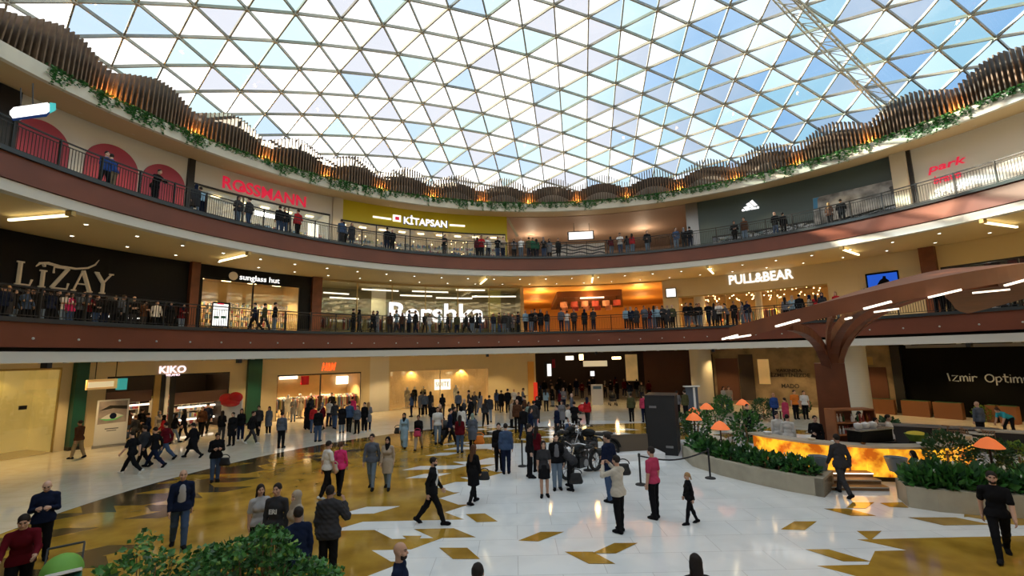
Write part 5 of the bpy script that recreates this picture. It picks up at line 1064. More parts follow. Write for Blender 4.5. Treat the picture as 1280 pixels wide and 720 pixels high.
# cafe tables and chairs
def cafe_table(p, lab, m='table_top'):
    t = thing('cafe_table', lab, 'table', p); q = MB(); q.lathe([(.001, .7), (.42, .7), (.42, .74), (.001, .74)], m, n=24); q.build('table_top', t, loc=(0, 0, 0)); q = MB(); q.tube([(0, 0, .03), (0, 0, .7)], .04, 'metal_dark', 8); q.build('leg', t, loc=(0, 0, 0)); q = MB(); q.lathe([(.001, 0), (.24, 0), (.22, .03), (.001, .04)], 'metal_dark', n=16); q.build('base', t, loc=(0, 0, 0))
ch0 = None
def cafe_chair(p, rz, lab):
    global ch0
    if ch0 is None:
        ch0 = thing('cafe_chair', lab, 'chair', p, None, rz); q = MB(); q.box((0, 0, .45), (.44, .44, .06), 'goods_c'); q.build('seat', ch0, loc=(0, 0, 0)); q = MB()
        for i in range(7): a = -1.1 + i * .366; q.bar((.23 * math.sin(a), .02 - .23 * math.cos(a), .47), (.25 * math.sin(a), -.02 - .25 * math.cos(a), .86), .03, .02, 'chair_wood', up=(1, 0, .01))
        q.tube([(.26 * math.sin(a), -.02 - .26 * math.cos(a), .87) for a in np.linspace(-1.2, 1.2, 9)], .022, 'chair_wood', 6); q.build('backrest', ch0, loc=(0, 0, 0))
        for sx in (-1, 1):
            for sy in (-1, 1): q = MB(); q.tube([(sx * .19, sy * .19, .43), (sx * .22, sy * .22, 0)], .018, 'chair_wood', 6); q.build('leg', ch0, loc=(0, 0, 0))
    else: dup(ch0, p, rz, lab)
for k, (u, v, lab) in enumerate(((893, 547, 'pale round table behind the curved planter, under the near orange lamp'), (928, 527, 'pale round table behind the round shrub before the bar'), (1198, 545, 'round table right of the bar among dark chairs'), (1225, 541, 'pale round table beside the dark chairs at the far right'), (975, 512, 'round table beyond the bar by the pink-dressed child'))):
    p = onz(u, v, .74); cafe_table((p[0], p[1], 0), lab)
for k, (u, v, rz, lab) in enumerate(((1167, 548, .4, 'curved wooden chair just right of the glowing bar end'), (1178, 545, 1.2, 'second curved wooden chair right of the glowing bar'), (1197, 553, 2.2, 'wooden chair in front of the round table right of the bar'), (1213, 549, -2, 'wooden chair between the two far right tables'), (908, 556, 2.5, 'wooden chair at the pale table behind the curved planter'), (918, 540, .6, 'wooden chair behind the round shrub left of the bar'), (1240, 551, -1.4, 'wooden chair at the rightmost cafe table'))):
    p = onz(u, v, .45); cafe_chair((p[0], p[1], 0), rz, lab)
for k, (u, v, w, rz, lab) in enumerate(((1150, 533, 5.0, .55, 'long low black bench wall behind the bar, before the brown planter boxes'), (1255, 540, 1.6, .6, 'black cabinet with a pale top at the far right of the cafe'))):
    p = onz(u, v, .8); t = thing('low_cabinet', lab, 'cabinet', (p[0], p[1], 0)); q = MB(); q.box((p[0], p[1], .4), (w, .5, .8), 'metal_dark', -rz); q.build('body', t); q = MB(); q.box((p[0], p[1], .83), (w + .1, .6, .06), 'metal_grey' if k == 0 else 'stone_top', -rz); q.build('top', t)
# ---------------------------------------------------------------- black loudspeaker box, stage, posts, motorbikes
A = onz(812, 566)[:2]; B = onz(850, 572)[:2]; p = (A + B) / 2 + np.array([.25, .7]); t = thing('screen_box', 'tall black event box standing at the end of the curved planter', 'event screen', (p[0], p[1], 0), rz=-.42)
q = MB(); q.add([(x, y, z) for z in (.0, 2.45) for x, y in ((-.62, -.75), (.62, -.75), (.62, .75), (-.62, .75))], [(0, 1, 2, 3), (4, 5, 6, 7), (0, 1, 5, 4), (1, 2, 6, 5), (2, 3, 7, 6), (3, 0, 4, 7)], 'black_matt'); q.build('case', t, loc=(0, 0, 0))
q = MB(); q.box((-.64, 0, 1.45), (.04, 1.3, 1.7), 'black_gloss'); q.build('screen', t, loc=(0, 0, 0)); q = MB(); q.box((0, 0, 2.47), (1.28, 1.54, .05), 'metal_dark'); q.build('lid', t, loc=(0, 0, 0))
for x, z in ((-.3, 2.0), (.3, .35)): q = MB(); q.box((x, -.76, z), (.3, .03, .09), 'metal_grey'); q.build('handle', t, loc=(0, 0, 0))
q = MB(); q.box((-.66, -.2, 1.6), (.02, .12, .5), 'metal_grey', 0); q.box((-.66, .2, 1.75), (.02, .3, .1), 'metal_grey'); q.build('screen_bracket', t, loc=(0, 0, 0))
p = onz(795, 577); t = thing('display_platform', 'low white and brown display platform behind the motorbikes', 'platform', (p[0], p[1], 0)); q = MB(); q.box((p[0] - .1, p[1] + .9, .13), (2.6, 1.6, .26), 'poster_white', .1); q.build('deck', t); q = MB(); q.box((p[0] - .2, p[1] + .75, .6), (1.9, .12, .68), 'stage_brown', .1); q.build('back_board', t)
pp_ = []
for k, (u, v, lab) in enumerate(((653, 583, 'black belt post at the left side of the motorbike display'), (801, 606, 'black belt post beside the pink-shirted man'), (888, 598, 'black belt post at the curved stone planter'), (735, 588, 'black belt post hidden among the motorbikes'))):
    p = onz(u, v); pp_.append(p); t = thing('belt_post', lab, 'barrier post', (p[0], p[1], 0)); q = MB(); q.lathe([(.001, 0), (.18, 0), (.17, .03), (.04, .06), (.001, .06)], 'black_matt', n=18); q.build('base', t, True, loc=(0, 0, 0)); q = MB(); q.tube([(0, 0, .05), (0, 0, .98)], .032, 'black_matt', 10); q.build('pole', t, loc=(0, 0, 0)); q = MB(); q.lathe([(.001, .9), (.045, .9), (.045, 1.0), (.001, 1.02)], 'metal_dark', n=12); q.build('head', t, loc=(0, 0, 0))
q = MB(); a, b_ = pp_[1], pp_[2]; P = [a * (1 - s) + b_ * s + np.array([0, 0, .93 - .22 * math.sin(PI * s)]) for s in np.linspace(0.02, .98, 13)]
for i in range(12): q.bar(P[i], P[i + 1], .012, .05, 'belt')
tag(q.build('barrier_belt'), 'black belt strung between the two right barrier posts', 'barrier belt')
def motorbike():
    t = thing('motorbike', 'black motorbike on display, nearer one with chrome fork facing the camera', 'motorbike', (0, 0, 0))
    for x, n_ in ((-.72, 'wheel'), (.74, 'wheel')):
        q = MB(); q.lathe([(.25, -.05), (.31, -.06), (.335, 0), (.31, .06), (.25, .05)], 'tyre', n=28, close=True); w = q.build('wheel', t, True, loc=(0, 0, 0)); w.rotation_euler = (PI / 2, 0, 0); w.location = (x, 0, .335)
        q = MB(); q.lathe([(.001, -.05), (.06, -.05), (.06, .05), (.001, .05)], 'steel', n=12)
        for k in range(8): a = k * PI / 4; q.bar((.05 * math.cos(a), .05 * math.sin(a), 0), (.26 * math.cos(a), .26 * math.sin(a), 0), .018, .018, 'metal_grey')
        h = q.build('hub', w, loc=(0, 0, 0))
    def part(n, m, fn, sm=True): q = MB(); fn(q, m); q.build(n, t, sm, loc=(0, 0, 0))
    part('fuel_tank', 'black_gloss', lambda q, m: (q.ell((.16, 0, .84), (.3, .16, .14), m, 16, 10), q.ell((.3, 0, .8), (.16, .17, .13), m)))
    part('seat', 'black_matt', lambda q, m: (q.ell((-.32, 0, .82), (.3, .13, .07), m), q.ell((-.62, 0, .88), (.22, .1, .06), m)))
    part('engine', 'metal_grey', lambda q, m: (q.box((.08, 0, .42), (.42, .3, .3), 'metal_dark'), q.tube([(.1, 0, .5), (.2, 0, .7)], .1, 'metal_dark', 12), q.tube([(-.02, 0, .5), (-.1, 0, .7)], .1, 'metal_dark', 12), q.tube([(.0, .18, .4), (.0, -.18, .4)], .11, m, 14)))
    part('frame', 'metal_dark', lambda q, m: (q.tube([(.5, 0, .85), (.1, 0, .7), (-.3, 0, .7), (-.72, 0, .34)], .03, m), q.tube([(.48, 0, .8), (.32, 0, .3), (-.2, 0, .28)], .03, m)))
    part('fork', 'steel', lambda q, m: [q.tube([(.74, s * .1, .335), (.5, s * .1, .95)], .028, m) for s in (-1, 1)])
    part('handlebar', 'steel', lambda q, m: (q.tube([(.3, -.42, 1.02), (.42, -.25, 1.06), (.5, 0, 1.0), (.42, .25, 1.06), (.3, .42, 1.02)], .018, m), [q.tube([(.3, s * .42, 1.02), (.22, s * .47, 1.0)], .026, 'black_matt') for s in (-1, 1)]))
    part('headlamp', 'steel', lambda q, m: (q.ell((.62, 0, .86), (.1, .1, .1), m), q.ell((.68, 0, .86), (.05, .085, .085), 'poster_white')))
    part('exhaust', 'steel', lambda q, m: q.tube([(.2, -.16, .4), (.0, -.2, .22), (-.3, -.2, .26), (-.85, -.22, .36)], [.03, .035, .05, .055], m, 10))
    for x, a, b_ in ((.74, .35, 2.3), (-.72, .8, 2.9)): part('mudguard', 'black_gloss', lambda q, m, x=x, a=a, b_=b_: [q.bar((x + .38 * math.cos(s), 0, .335 + .38 * math.sin(s)), (x + .38 * math.cos(s + (b_ - a) / 7), 0, .335 + .38 * math.sin(s + (b_ - a) / 7)), .16, .02, m) for s in np.linspace(a, b_ - (b_ - a) / 7, 7)])
    for s in (-1, 1): part('mirror', 'black_gloss', lambda q, m, s=s: (q.tube([(.4, s * .25, 1.05), (.38, s * .32, 1.22)], .01, m), q.ell((.38, s * .33, 1.24), (.02, .07, .05), m)))
    return t
mb_ = motorbike(); p = onz(728, 594); mb_.location = (p[0], p[1], 0); mb_.rotation_euler = (0, 0, 3.9); mb_.scale = (1.15,) * 3
p = onz(742, 570); dup(mb_, (p[0], p[1], .0), 2.5, 'black motorbike on display, behind the nearer chrome-forked one', 1.15); p = onz(712, 566); dup(mb_, (p[0], p[1], 0), .9, 'black motorbike at the back left of the display', 1.15)
# ---------------------------------------------------------------- things by the left shops
p0 = np.array(pol(PH(112, 0), RG - .8)); p1 = np.array(pol(PH(147, 0), RG - 1.3)); t = thing('advert_totem', 'white advertising totem with a big made-up eye beside the make-up shop', 'advert stand', (p0 + p1) / 2); d = nrm(p1 - p0); L = np.linalg.norm(p1 - p0); nn_ = np.array([d[1], -d[0], 0]); 
def on(s, z, o=0): return p0 + d * s * L + nn_ * o + np.array([0, 0, z])
def slab(q, pts, o0, o1, m): n = len(pts); q.add([on(s, z, o) for o in (o0, o1) for s, z in pts], [tuple(range(n)), tuple(range(n, 2 * n))] + [(i, (i + 1) % n, n + (i + 1) % n, n + i) for i in range(n)], m)
q = MB(); slab(q, [(0, .12), (1, .12), (1, 2.45), (0, 2.45)], -.15, .1, 'poster_white'); q.build('body', t); q = MB(); slab(q, [(-.03, 0), (1.03, 0), (1.03, .12), (-.03, .12)], -.3, .25, 'metal_grey'); q.build('foot', t)
q = MB(); slab(q, [(.06, .5), (.94, .5), (.94, 2.38), (.06, 2.38)], .1, .115, 'poster_skin'); slab(q, [(.06, .5), (.94, .5), (.94, 1.25), (.06, 1.2)], .115, .12, 'poster_white'); q.build('poster', t)
eye = [(.15 + .7 * i / 12, 1.58 + .2 * math.sin(PI * i / 12) - .08 * (1 - i / 12)) for i in range(13)] + [(.85 - .7 * i / 12, 1.58 - .14 * math.sin(PI * i / 12) - .08 * i / 12) for i in range(1, 12)]
q = MB(); slab(q, eye, .12, .124, 'poster_white'); q.build('printed_eye', t); q = MB(); slab(q, [(.52 + .11 * math.cos(a), 1.6 + .16 * math.sin(a)) for a in np.linspace(0, 6.28, 16)[:-1]], .124, .128, 'cloth_navy'); q.build('printed_iris', t); q = MB(); slab(q, [(.08, 1.5), (.3, 1.36), (.6, 1.38), (.88, 1.62), (.6, 1.46), (.35, 1.45)], .124, .128, 'poster_green'); q.build('printed_eye_shadow', t)
q = MB(); slab(q, [(.08, 1.9), (.4, 2.16), (.94, 2.1), (.94, 1.92), (.5, 2.0)], .124, .128, 'black_matt'); q.build('printed_brow', t); q = MB(); slab(q, [(.3, .92), (.72, .92), (.72, .97), (.3, .97)], .12, .123, 'cloth_slate'); slab(q, [(.36, .82), (.66, .82), (.66, .86), (.36, .86)], .12, .123, 'cloth_slate'); q.build('printed_caption', t)
t = thing('hanging_sign', 'yellow-lit hanging sign with a teal end before the make-up shop', 'sign', pol(PH(127, 0), RG - 2.2, 3.4)); plate(t, 0, 107, 145, 474, 486.5, 'sepia_scene', 'sign_face', 2.2, .12); plate(t, 0, 145, 155, 473, 487, 'teal_lit', 'sign_end', 2.2, .3); plate(t, 0, 110, 142, 477, 484, 'lamp_dim', 'lettering_band', 2.34, .02); plate(t, 0, 119.5, 120.3, 450, 474, 'metal_dark', 'rod', 2.2, .04); plate(t, 0, 145, 145.8, 450, 474, 'metal_dark', 'rod', 2.2, .04)
p = onz(283, 548, 0); t = thing('lip_stand', 'white stand with huge shiny red lips beside the make-up shop', 'advert stand', (p[0], p[1], 0), rz=-.1); q = MB(); q.box((0, .3, 1.1), (1.25, .1, 2.2), 'poster_white'); q.build('board', t, loc=(0, 0, 0)); q = MB()
q.ell((-.26, .15, 2.22), (.45, .2, .3), 'lip_red', 16, 10); q.ell((.28, .15, 2.27), (.45, .2, .32), 'lip_red', 16, 10); q.ell((0, .13, 1.98), (.6, .2, .24), 'lip_red', 16, 10); q.build('lips', t, True, loc=(0, 0, 0))
p = onz(747, 506); t = thing('info_stand', 'white information stand at the mouth of the dark corridor', 'info stand', (p[0], p[1], 0)); q = MB(); q.box((0, 0, .85), (.95, .35, 1.7), 'poster_white'); q.build('body', t, loc=(0, 0, 0)); q = MB(); q.box((0, -.18, 1.45), (.7, .03, .25), 'goods_e'); q.build('heading_panel', t, loc=(0, 0, 0))
p = onz(867, 522); t = thing('banner_stand', 'narrow blue and white banner stand left of the cream round column', 'banner', (p[0], p[1], 0)); q = MB(); q.box((0, 0, 1.0), (.8, .06, 2.0), 'cloth_slate'); q.build('banner', t, loc=(0, 0, 0)); q = MB(); q.box((.15, -.04, 1.0), (.14, .02, 1.9), 'poster_white'); q.build('stripe', t, loc=(0, 0, 0)); q = MB(); q.box((0, 0, 2.03), (1.0, .4, .06), 'poster_white'); q.build('top_board', t, loc=(0, 0, 0)); q = MB(); q.box((0, 0, .02), (.9, .4, .04), 'metal_grey'); q.build('foot', t, loc=(0, 0, 0))
# ---------------------------------------------------------------- foreground shrubs and stroller
def big_shrub(seed, prof, D0, D1, n, lab):
    r = random.Random(seed); us = [p_[0] for p_ in prof]; vs_ = [p_[1] for p_ in prof]; cx = (us[0] + us[-1]) / 2; base = atY(cx, 720, (D0 + D1) / 2); t = thing('foliage_shrub', lab, 'shrub', (base[0], base[1], 0)); q = MB(); st = MB()
    for i in range(n):
        u = r.uniform(us[0], us[-1]); D = r.uniform(D0, D1); vt = np.interp(u, us, vs_); pt = atY(u, vt, D); f = r.random() ** 1.6; z = pt[2] - f * 1.25; p = np.array([pt[0], pt[1], z])
        if z < .25: continue
        for k in range(5):
            d = nrm(np.array([r.uniform(-1, 1), r.uniform(-1, 1), r.uniform(-.3, .9)])); s_ = nrm(np.cross(d, [r.uniform(-1, 1), r.uniform(-1, 1), r.uniform(-1, 1)])); u2 = np.cross(s_, d); l = r.uniform(.045, .085); w = l * .42; c = p + np.array([r.uniform(-.07, .07), r.uniform(-.07, .07), r.uniform(-.06, .06)])
            q.add([c, c + d * l * .5 + s_ * w + u2 * w * .3, c + d * l, c + d * l * .5 - s_ * w + u2 * w * .3, c + d * l * .5], [(0, 1, 4), (1, 2, 4), (2, 3, 4), (3, 0, 4)], 'leaf' if r.random() < .7 else ('leaf_lime' if r.random() < .4 else 'leaf_dark'))
        if i % 12 == 0: b0 = np.array([base[0] + (p[0] - base[0]) * .3, base[1] + (p[1] - base[1]) * .3, .4]); st.tube([b0, (b0 + p) / 2 + np.array([0, 0, .15]), p], [.014, .009, .004], 'chair_wood', 5)
    q.build('foliage', t); st.build('stems', t); q = MB(); q.lathe([(.001, 0), (.42, 0), (.5, .45), (.44, .45), (.4, .38), (.001, .38)], 'stone_planter', (base[0], base[1], 0), 24); q.build('pot', t)
big_shrub(3, [(118, 716), (150, 706), (172, 674), (186, 662), (200, 690), (232, 698), (262, 684)], 6.3, 7.0, 200, 'loose green shrub at the bottom edge, left of the dense one')
big_shrub(4, [(240, 700), (270, 688), (300, 680), (318, 668), (338, 662), (356, 674), (372, 697), (400, 707), (424, 718)], 6.0, 7.0, 1150, 'dense green shrub at the bottom edge before the embracing family')
p = onz(78, 706, .85); t = thing('pushchair', 'green hooded pushchair pushed by the man in the maroon jumper', 'pushchair', (p[0], p[1], 0), rz=.7)
q = MB(); q.lathe([(.30 * math.cos(a), .30 * math.sin(a)) for a in np.linspace(0, PI / 2 - .02, 7)], 'stroller_green', n=20); o = q.build('hood', t, True, loc=(0, .05, .72)); q = MB(); q.box((.02, -.1, .62), (.5, .75, .24), 'stroller_teal'); q.build('seat', t, loc=(0, 0, 0)); q = MB(); q.box((.05, -.32, .8), (.46, .42, .05), 'poster_white', M3=rotx(-.35)); q.build('blanket', t, loc=(0, 0, 0))
q = MB()
for s in (-1, 1): q.tube([(s * .25, .55, 1.02), (s * .25, .25, .7), (s * .25, -.4, .3)], .016, 'metal_dark', 6); q.tube([(s * .25, .35, .16), (s * .25, -.1, .62)], .016, 'metal_dark', 6)
q.tube([(-.25, .55, 1.02), (.25, .55, 1.02)], .02, 'metal_dark', 6); q.build('frame', t, loc=(0, 0, 0))
for sx in (-1, 1):
    for y in (.36, -.42): q = MB(); q.lathe([(.001, -.02), (.1, -.025), (.13, 0), (.1, .025), (.001, .02)], 'tyre', n=18); o = q.build('wheel', t, True, loc=(0, 0, 0)); o.rotation_euler = (0, PI / 2, 0); o.location = (sx * .28, y, .13)
# ---------------------------------------------------------------- people
mat('shoe_white', (.6, .6, .58), .6); mat('bag_cream', (.5, .45, .35), .7)
ORD = 'first second third fourth fifth sixth seventh eighth ninth tenth eleventh twelfth thirteenth fourteenth fifteenth sixteenth seventeenth eighteenth nineteenth twentieth'.split()
ORD += ['twenty-' + o for o in ORD[:9]] + ['thirtieth'] + ['thirty-' + o for o in ORD[:9]] + ['fortieth'] + ['forty-' + o for o in ORD[:9]]
FACE = {'A': 0, 'T': 180, 'L': 90, 'R': -90, 'TL': 140, 'TR': -140, 'AL': 40, 'AR': -40}
NAMES = {'tee': 't-shirt', 'shirt': 'shirt', 'jacket': 'jacket', 'puffer': 'padded jacket', 'coat': 'coat', 'tunic': 'tunic', 'robe': 'long dress'}
def spec(s):
    k = s.split(); d = dict(x=float(k[0]), y=float(k[1]), face=FACE[k[2]], pose=k[3]); d['top'], d['tc'] = k[4].split(':'); d['bottom'], d['bc'] = k[5].split(':'); d['hair'] = k[6].split(':')[0]; d['hc'] = k[6].split(':')[1] if ':' in k[6] else None
    d['fem'] = 'f' in k[7:]; d['H'] = 1.0; d['fine'] = 'fine' in k; d['beard'] = 'beard' in k; d['ws'] = 'ws' in k; d['fair'] = 'fair' in k; d['opened'] = ([('cloth_' + e[5:]) for e in k if e.startswith('open:')] or [None])[0]
    for e in k[7:]:
        if e[0] == 'h' and e[1:].replace('.', '').isdigit(): d['H'] = float(e[1:])
    return d
def make(d, p, label, face=None):
    hc = d['hc']; hm = ('cloth_' + hc if d['hair'] == 'scarf' else 'hair_' + hc) if hc else ('cloth_black' if d['hair'] == 'scarf' else 'hair_dark')
    return person(label, p[0], p[1], p[2], math.radians(d['face'] if face is None else face), d['pose'], d['fem'], d['top'], 'cloth_' + d['tc'], d['bottom'], 'cloth_' + d['bc'], d['hair'], hm, 'skin_fair' if d['fair'] else R_.choice(['skin_mid', 'skin_mid', 'skin_fair', 'skin_tan']),
                  'shoe_white' if d['ws'] else 'cloth_black', d['H'] * (.95 if d['fem'] else 1.0), d['fine'], d['beard'], None, d.get('opened'))
def col(c): return c.replace('_', ' ')
# -- the larger figures, one by one: (spec, label)
NEAR = [
 ('60 602 TR phone jacket:navy trousers:black bald fine fair hd', 'bald man in a navy jacket looking at his phone behind the pushchair'),
 ('33 640 TR push shirt:maroon trousers:black short fine hd', 'man in a maroon jumper pushing the green pushchair'),
 ('222 684 TR amble jacket:navy trousers:denim bald fine h1.02 open:pale_grey', 'balding man in dark blue jacket and jeans crossing the gold mosaic'),
 ('326 608 TR stand tee:pale_grey slim:black long fine f hd', 'dark-haired woman in a pale top at the left of the embracing family'),
 ('347 607 T stand shirt:charcoal trousers:black short fine hd', 'young man in a dark lettered sweatshirt in the embracing family'),
 ('371 616 TL stand coat:beige slim:black scarf:beige fine f hd', 'woman in a beige head scarf behind the lettered sweatshirt'),
 ('373 637 AL stand jacket:navy trousers:black short fine hd', 'man in a navy jacket seen from behind before the embracing family'),
 ('413 610 A call puffer:charcoal trousers:black short fine h1.04 hd', 'man in a black and grey padded jacket on the phone, seen from behind'),
 ('500 682 R stand shirt:navy trousers:black bald fine beard h1.0 hd', 'bald man in a navy top at the bottom edge, seen from above'),
 ('597 709 A stand jacket:black trousers:black short fine h.97 hd', 'dark crown of a head at the bottom edge, right of the bald man'),
 ('869 697 A stand coat:black slim:black long fine f hd', 'dark-haired woman at the bottom edge on white marble'),
 ('540 655 R walk jacket:black trousers:black short fine beard h1.0 open:white', 'bearded man in a black cardigan striding right across the white marble'),
 ('592 629 AR amble tunic:black slim:black long:brown fine f h1.02', 'woman with long brown hair in black walking away on white marble'),
 ('775 665 AL photo jacket:cream trousers:black short fine h1.03', 'man in a cream jacket taking a photo of the motorbikes'),
 ('819 648 AL stand tee:rose trousers:black short fine h1.04', 'man in a pink t-shirt standing beside a belt post'),
 ('864 655 L amble jacket:black slim:black tail:blond fine f h.76', 'small blond girl in black walking on the white marble'),
 ('1055 619 A walk jacket:charcoal trousers:charcoal short fine h1.04', 'man in a dark suit walking up to the glowing bar'),
 ('1256 699 TL walk tee:black slim:black short fine beard h1.02', 'bearded man in a black t-shirt walking at the right edge'),
 ('408 622 AR amble tee:white trousers:black short fine ws', 'man in a white t-shirt walking away beside the pink-topped woman'),
 ('424 618 A amble shirt:pink slim:black tail:brown fine f', 'woman in a bright pink top with a white bag'),
 ('464 611 T amble shirt:slate slim:pale_denim short fine h1.03', 'man in a grey-blue shirt and pale jeans walking toward the camera'),
 ('484 611 T amble tunic:beige slim:pale_denim scarf:black fine f h1.02', 'woman in a beige tunic and black head scarf beside the grey-blue shirt'),
 ('268 602 TR phone jacket:black trousers:denim short fine', 'man in a black jacket with a bag looking at his phone, left mosaic edge'),
 ('763 627 AL idle jacket:navy trousers:denim short fine h1.12', 'big man in a navy jacket and jeans standing at the motorbikes'),
 ('681 621 T stand tee:charcoal skirt:black long fine f', 'woman in a black skirt posing left of the motorbikes'),
 ('697 612 T stand jacket:black trousers:pale_denim short fine open:grey', 'man in a black jacket and pale jeans left of the motorbikes'),
 ('716 613 AL bend jacket:charcoal trousers:black short fine', 'person in dark clothes bending over before the motorbikes'),
 ('663 597 R stand jacket:black trousers:black short h1.06', 'tall man in a black suit beside the left belt post'),
 ('672 590 AR stand jacket:maroon trousers:black long f', 'woman in a dark maroon jacket behind the tall black suit'),
 ('624 588 T stand jacket:black trousers:black short', 'man in a black jacket beside the denim jacket, mosaic edge'),
 ('633 592 A stand jacket:denim trousers:navy short h1.03', 'man in a blue denim jacket seen from behind at the mosaic edge'),
 ('96 573 L amble jacket:brown trousers:khaki short', 'man in a brown jacket and khaki trousers beside the eye poster'),
 ('163 592 L stride tee:black trousers:black short ws', 'person in black with white shoes striding left along the walkway'),
 ('178 583 L walk jacket:charcoal trousers:black short', 'person in charcoal behind the white-shoed strider'),
 ('192 584 L stride shirt:black trousers:navy short', 'person in a black shirt and navy trousers striding left'),
 ('206 574 L stride jacket:maroon trousers:denim short', 'person in a dark red jacket and jeans striding left'),
 ('240 572 L stride coat:black slim:black tail f', 'woman in a black coat striding left on the walkway'),
 ('314 555 R walk jacket:black slim:charcoal short ws', 'person in a black jacket with white shoes by the green column'),
 ('351 560 A stand shirt:slate trousers:black short', 'man in a grey shirt and black trousers seen from behind'),
 ('505 560 T amble robe:sky slim:black scarf:black f', 'woman in a light blue long dress with a black bag'),
 ('523 562 T walk jacket:black trousers:beige tail f', 'woman in a black jacket and light trousers carrying pink'),
 ('575 566 A stand jacket:maroon trousers:denim long f', 'woman in a dark red jacket and jeans seen from behind'),
 ('591 563 A stand coat:slate trousers:black scarf:sage f', 'person in a long grey coat with an orange bag'),
 ('1266 546 L bend tee:turquoise slim:black tail:brown f', 'person in a turquoise top bending down at the right edge'),
 ('790 527 A stand jacket:olive trousers:black short', 'man in a dark suit seen from behind at the corridor mouth'),
 ('806 528 A stand shirt:rose trousers:navy short', 'man in a pale pink shirt beside the dark suit'),
]
for s, lab in NEAR:
    d = spec(s)
    p = onz(d['x'], d['y'], 1.72 * d['H'] * (.95 if d['fem'] else 1) if 'hd' in s.split() else 0); make(d, (p[0], p[1], 0), lab)
# lettering on the sweatshirt and small things in hands
p = onz(347, 607, 1.72); sv, sf = text_mesh('ERI', .13, .01, .004); fr_ = [(math.cos(PI), math.sin(PI))]
q = MB(); q.add([(p[0] + x, p[1] - .150 - zz, 1.19 + y) for x, y, zz in sv], sf, 'cloth_white'); o = q.build('chest_lettering'); o.parent = [x for x in COL.objects if x.get('label', '').startswith('young man in a dark lettered')][0]; o.matrix_parent_inverse = (Matrix.Translation(o.parent.location) @ Matrix.Rotation(PI, 4, 'Z')).inverted()
def bag(p, m, lab, s=1.0, strap=True):
    t = thing('handbag', lab, 'bag', p); q = MB(); V_, Q_ = sdf_mesh([c_((-.1 * s, 0, -.08 * s), (.1 * s, 0, -.08 * s), .055 * s, .055 * s), c_((-.085 * s, 0, .06 * s), (.085 * s, 0, .06 * s), .035 * s, .035 * s), e_((0, 0, -.02 * s), (.135 * s, .055 * s, .1 * s))], .016, .04); q.add(V_, [tuple(int(k) for k in f) for f in Q_], m); q.build('body', t, True, loc=(0, 0, 0))
    if strap: q = MB(); q.tube([(.13 * s * math.cos(a), 0, .08 * s + .1 * s * math.sin(a)) for a in np.linspace(0, PI, 9)], .012 * s, m, 6); q.build('strap', t, loc=(0, 0, 0))
def held(x, y, z, m, lab, s=1.0, dx=0, dy=-.12): p = onz(x, y); bag((p[0] + dx, p[1] + dy, z), m, lab, s)
held(424, 618, .88, 'bag_cream', 'white handbag on the back of the pink-topped woman', 1.2, -.16, -.2); held(268, 602, .72, 'black_matt', 'black shoulder bag beside the man looking at his phone', 1.3, .34, .0); held(505, 560, .85, 'black_matt', 'black bag of the woman in the light blue dress', 1.3, -.3, 0)
held(763, 627, .95, 'black_matt', 'black rucksack hanging beside the big navy jacket', 1.5, .42, -.05); held(591, 563, .5, 'cloth_orange', 'bright orange shopping bag beside the long grey coat', 1.7, .3, 0); held(523, 562, .8, 'cloth_rose', 'pink bundle carried by the woman in light trousers', 1.2, 0, -.25); held(716, 613, .42, 'black_matt', 'dark bag held by the person bending before the motorbikes', 1.5, .1, -.1)
held(592, 629, .8, 'black_matt', 'black bag at the side of the brown-haired woman', 1.1, .33, 0)
def baggage(u, v, lab):
    p = onz(u, v); t = thing('pushchair', lab, 'pushchair', (p[0], p[1], 0)); q = MB(); q.ell((0, .05, .78), (.27, .34, .28), 'black_matt'); q.build('hood', t, True, loc=(0, 0, 0)); q = MB(); q.box((0, -.1, .5), (.46, .7, .2), 'cloth_charcoal'); q.build('seat', t, loc=(0, 0, 0)); q = MB(); q.tube([(-.24, .5, 1.0), (-.24, -.4, .15)], .016, 'metal_dark', 6); q.tube([(.24, .5, 1.0), (.24, -.4, .15)], .016, 'metal_dark', 6); q.tube([(-.24, .5, 1.0), (.24, .5, 1.0)], .018, 'metal_dark', 6); q.build('frame', t, loc=(0, 0, 0))
    for sx in (-1, 1):
        for y in (.3, -.38): q = MB(); q.lathe([(.001, -.02), (.1, -.025), (.12, 0), (.1, .025), (.001, .02)], 'tyre', n=14); o = q.build('wheel', t, True, loc=(0, 0, 0)); o.rotation_euler = (0, PI / 2, 0); o.location = (sx * .26, y, .12)
baggage(556, 552, 'black pushchair in the crowd before amber window'); baggage(766, 507, 'dark pushchair at the mouth of the dark corridor')
p = onz(730, 517); t = thing('toy_car', 'shiny red ride-on toy at the mouth of the dark corridor', 'toy car', (p[0], p[1], 0)); q = MB(); q.ell((0, 0, .4), (.45, .35, .32), 'lip_red'); q.build('body', t, True, loc=(0, 0, 0)); q = MB(); q.box((0, -.1, .75), (.4, .3, .06), 'poster_white'); q.build('seat', t, loc=(0, 0, 0))
for sx in (-1, 1):
    for sy in (-1, 1): q = MB(); q.ell((sx * .32, sy * .25, .11), (.11, .06, .11), 'tyre'); q.build('wheel', t, True, loc=(0, 0, 0))
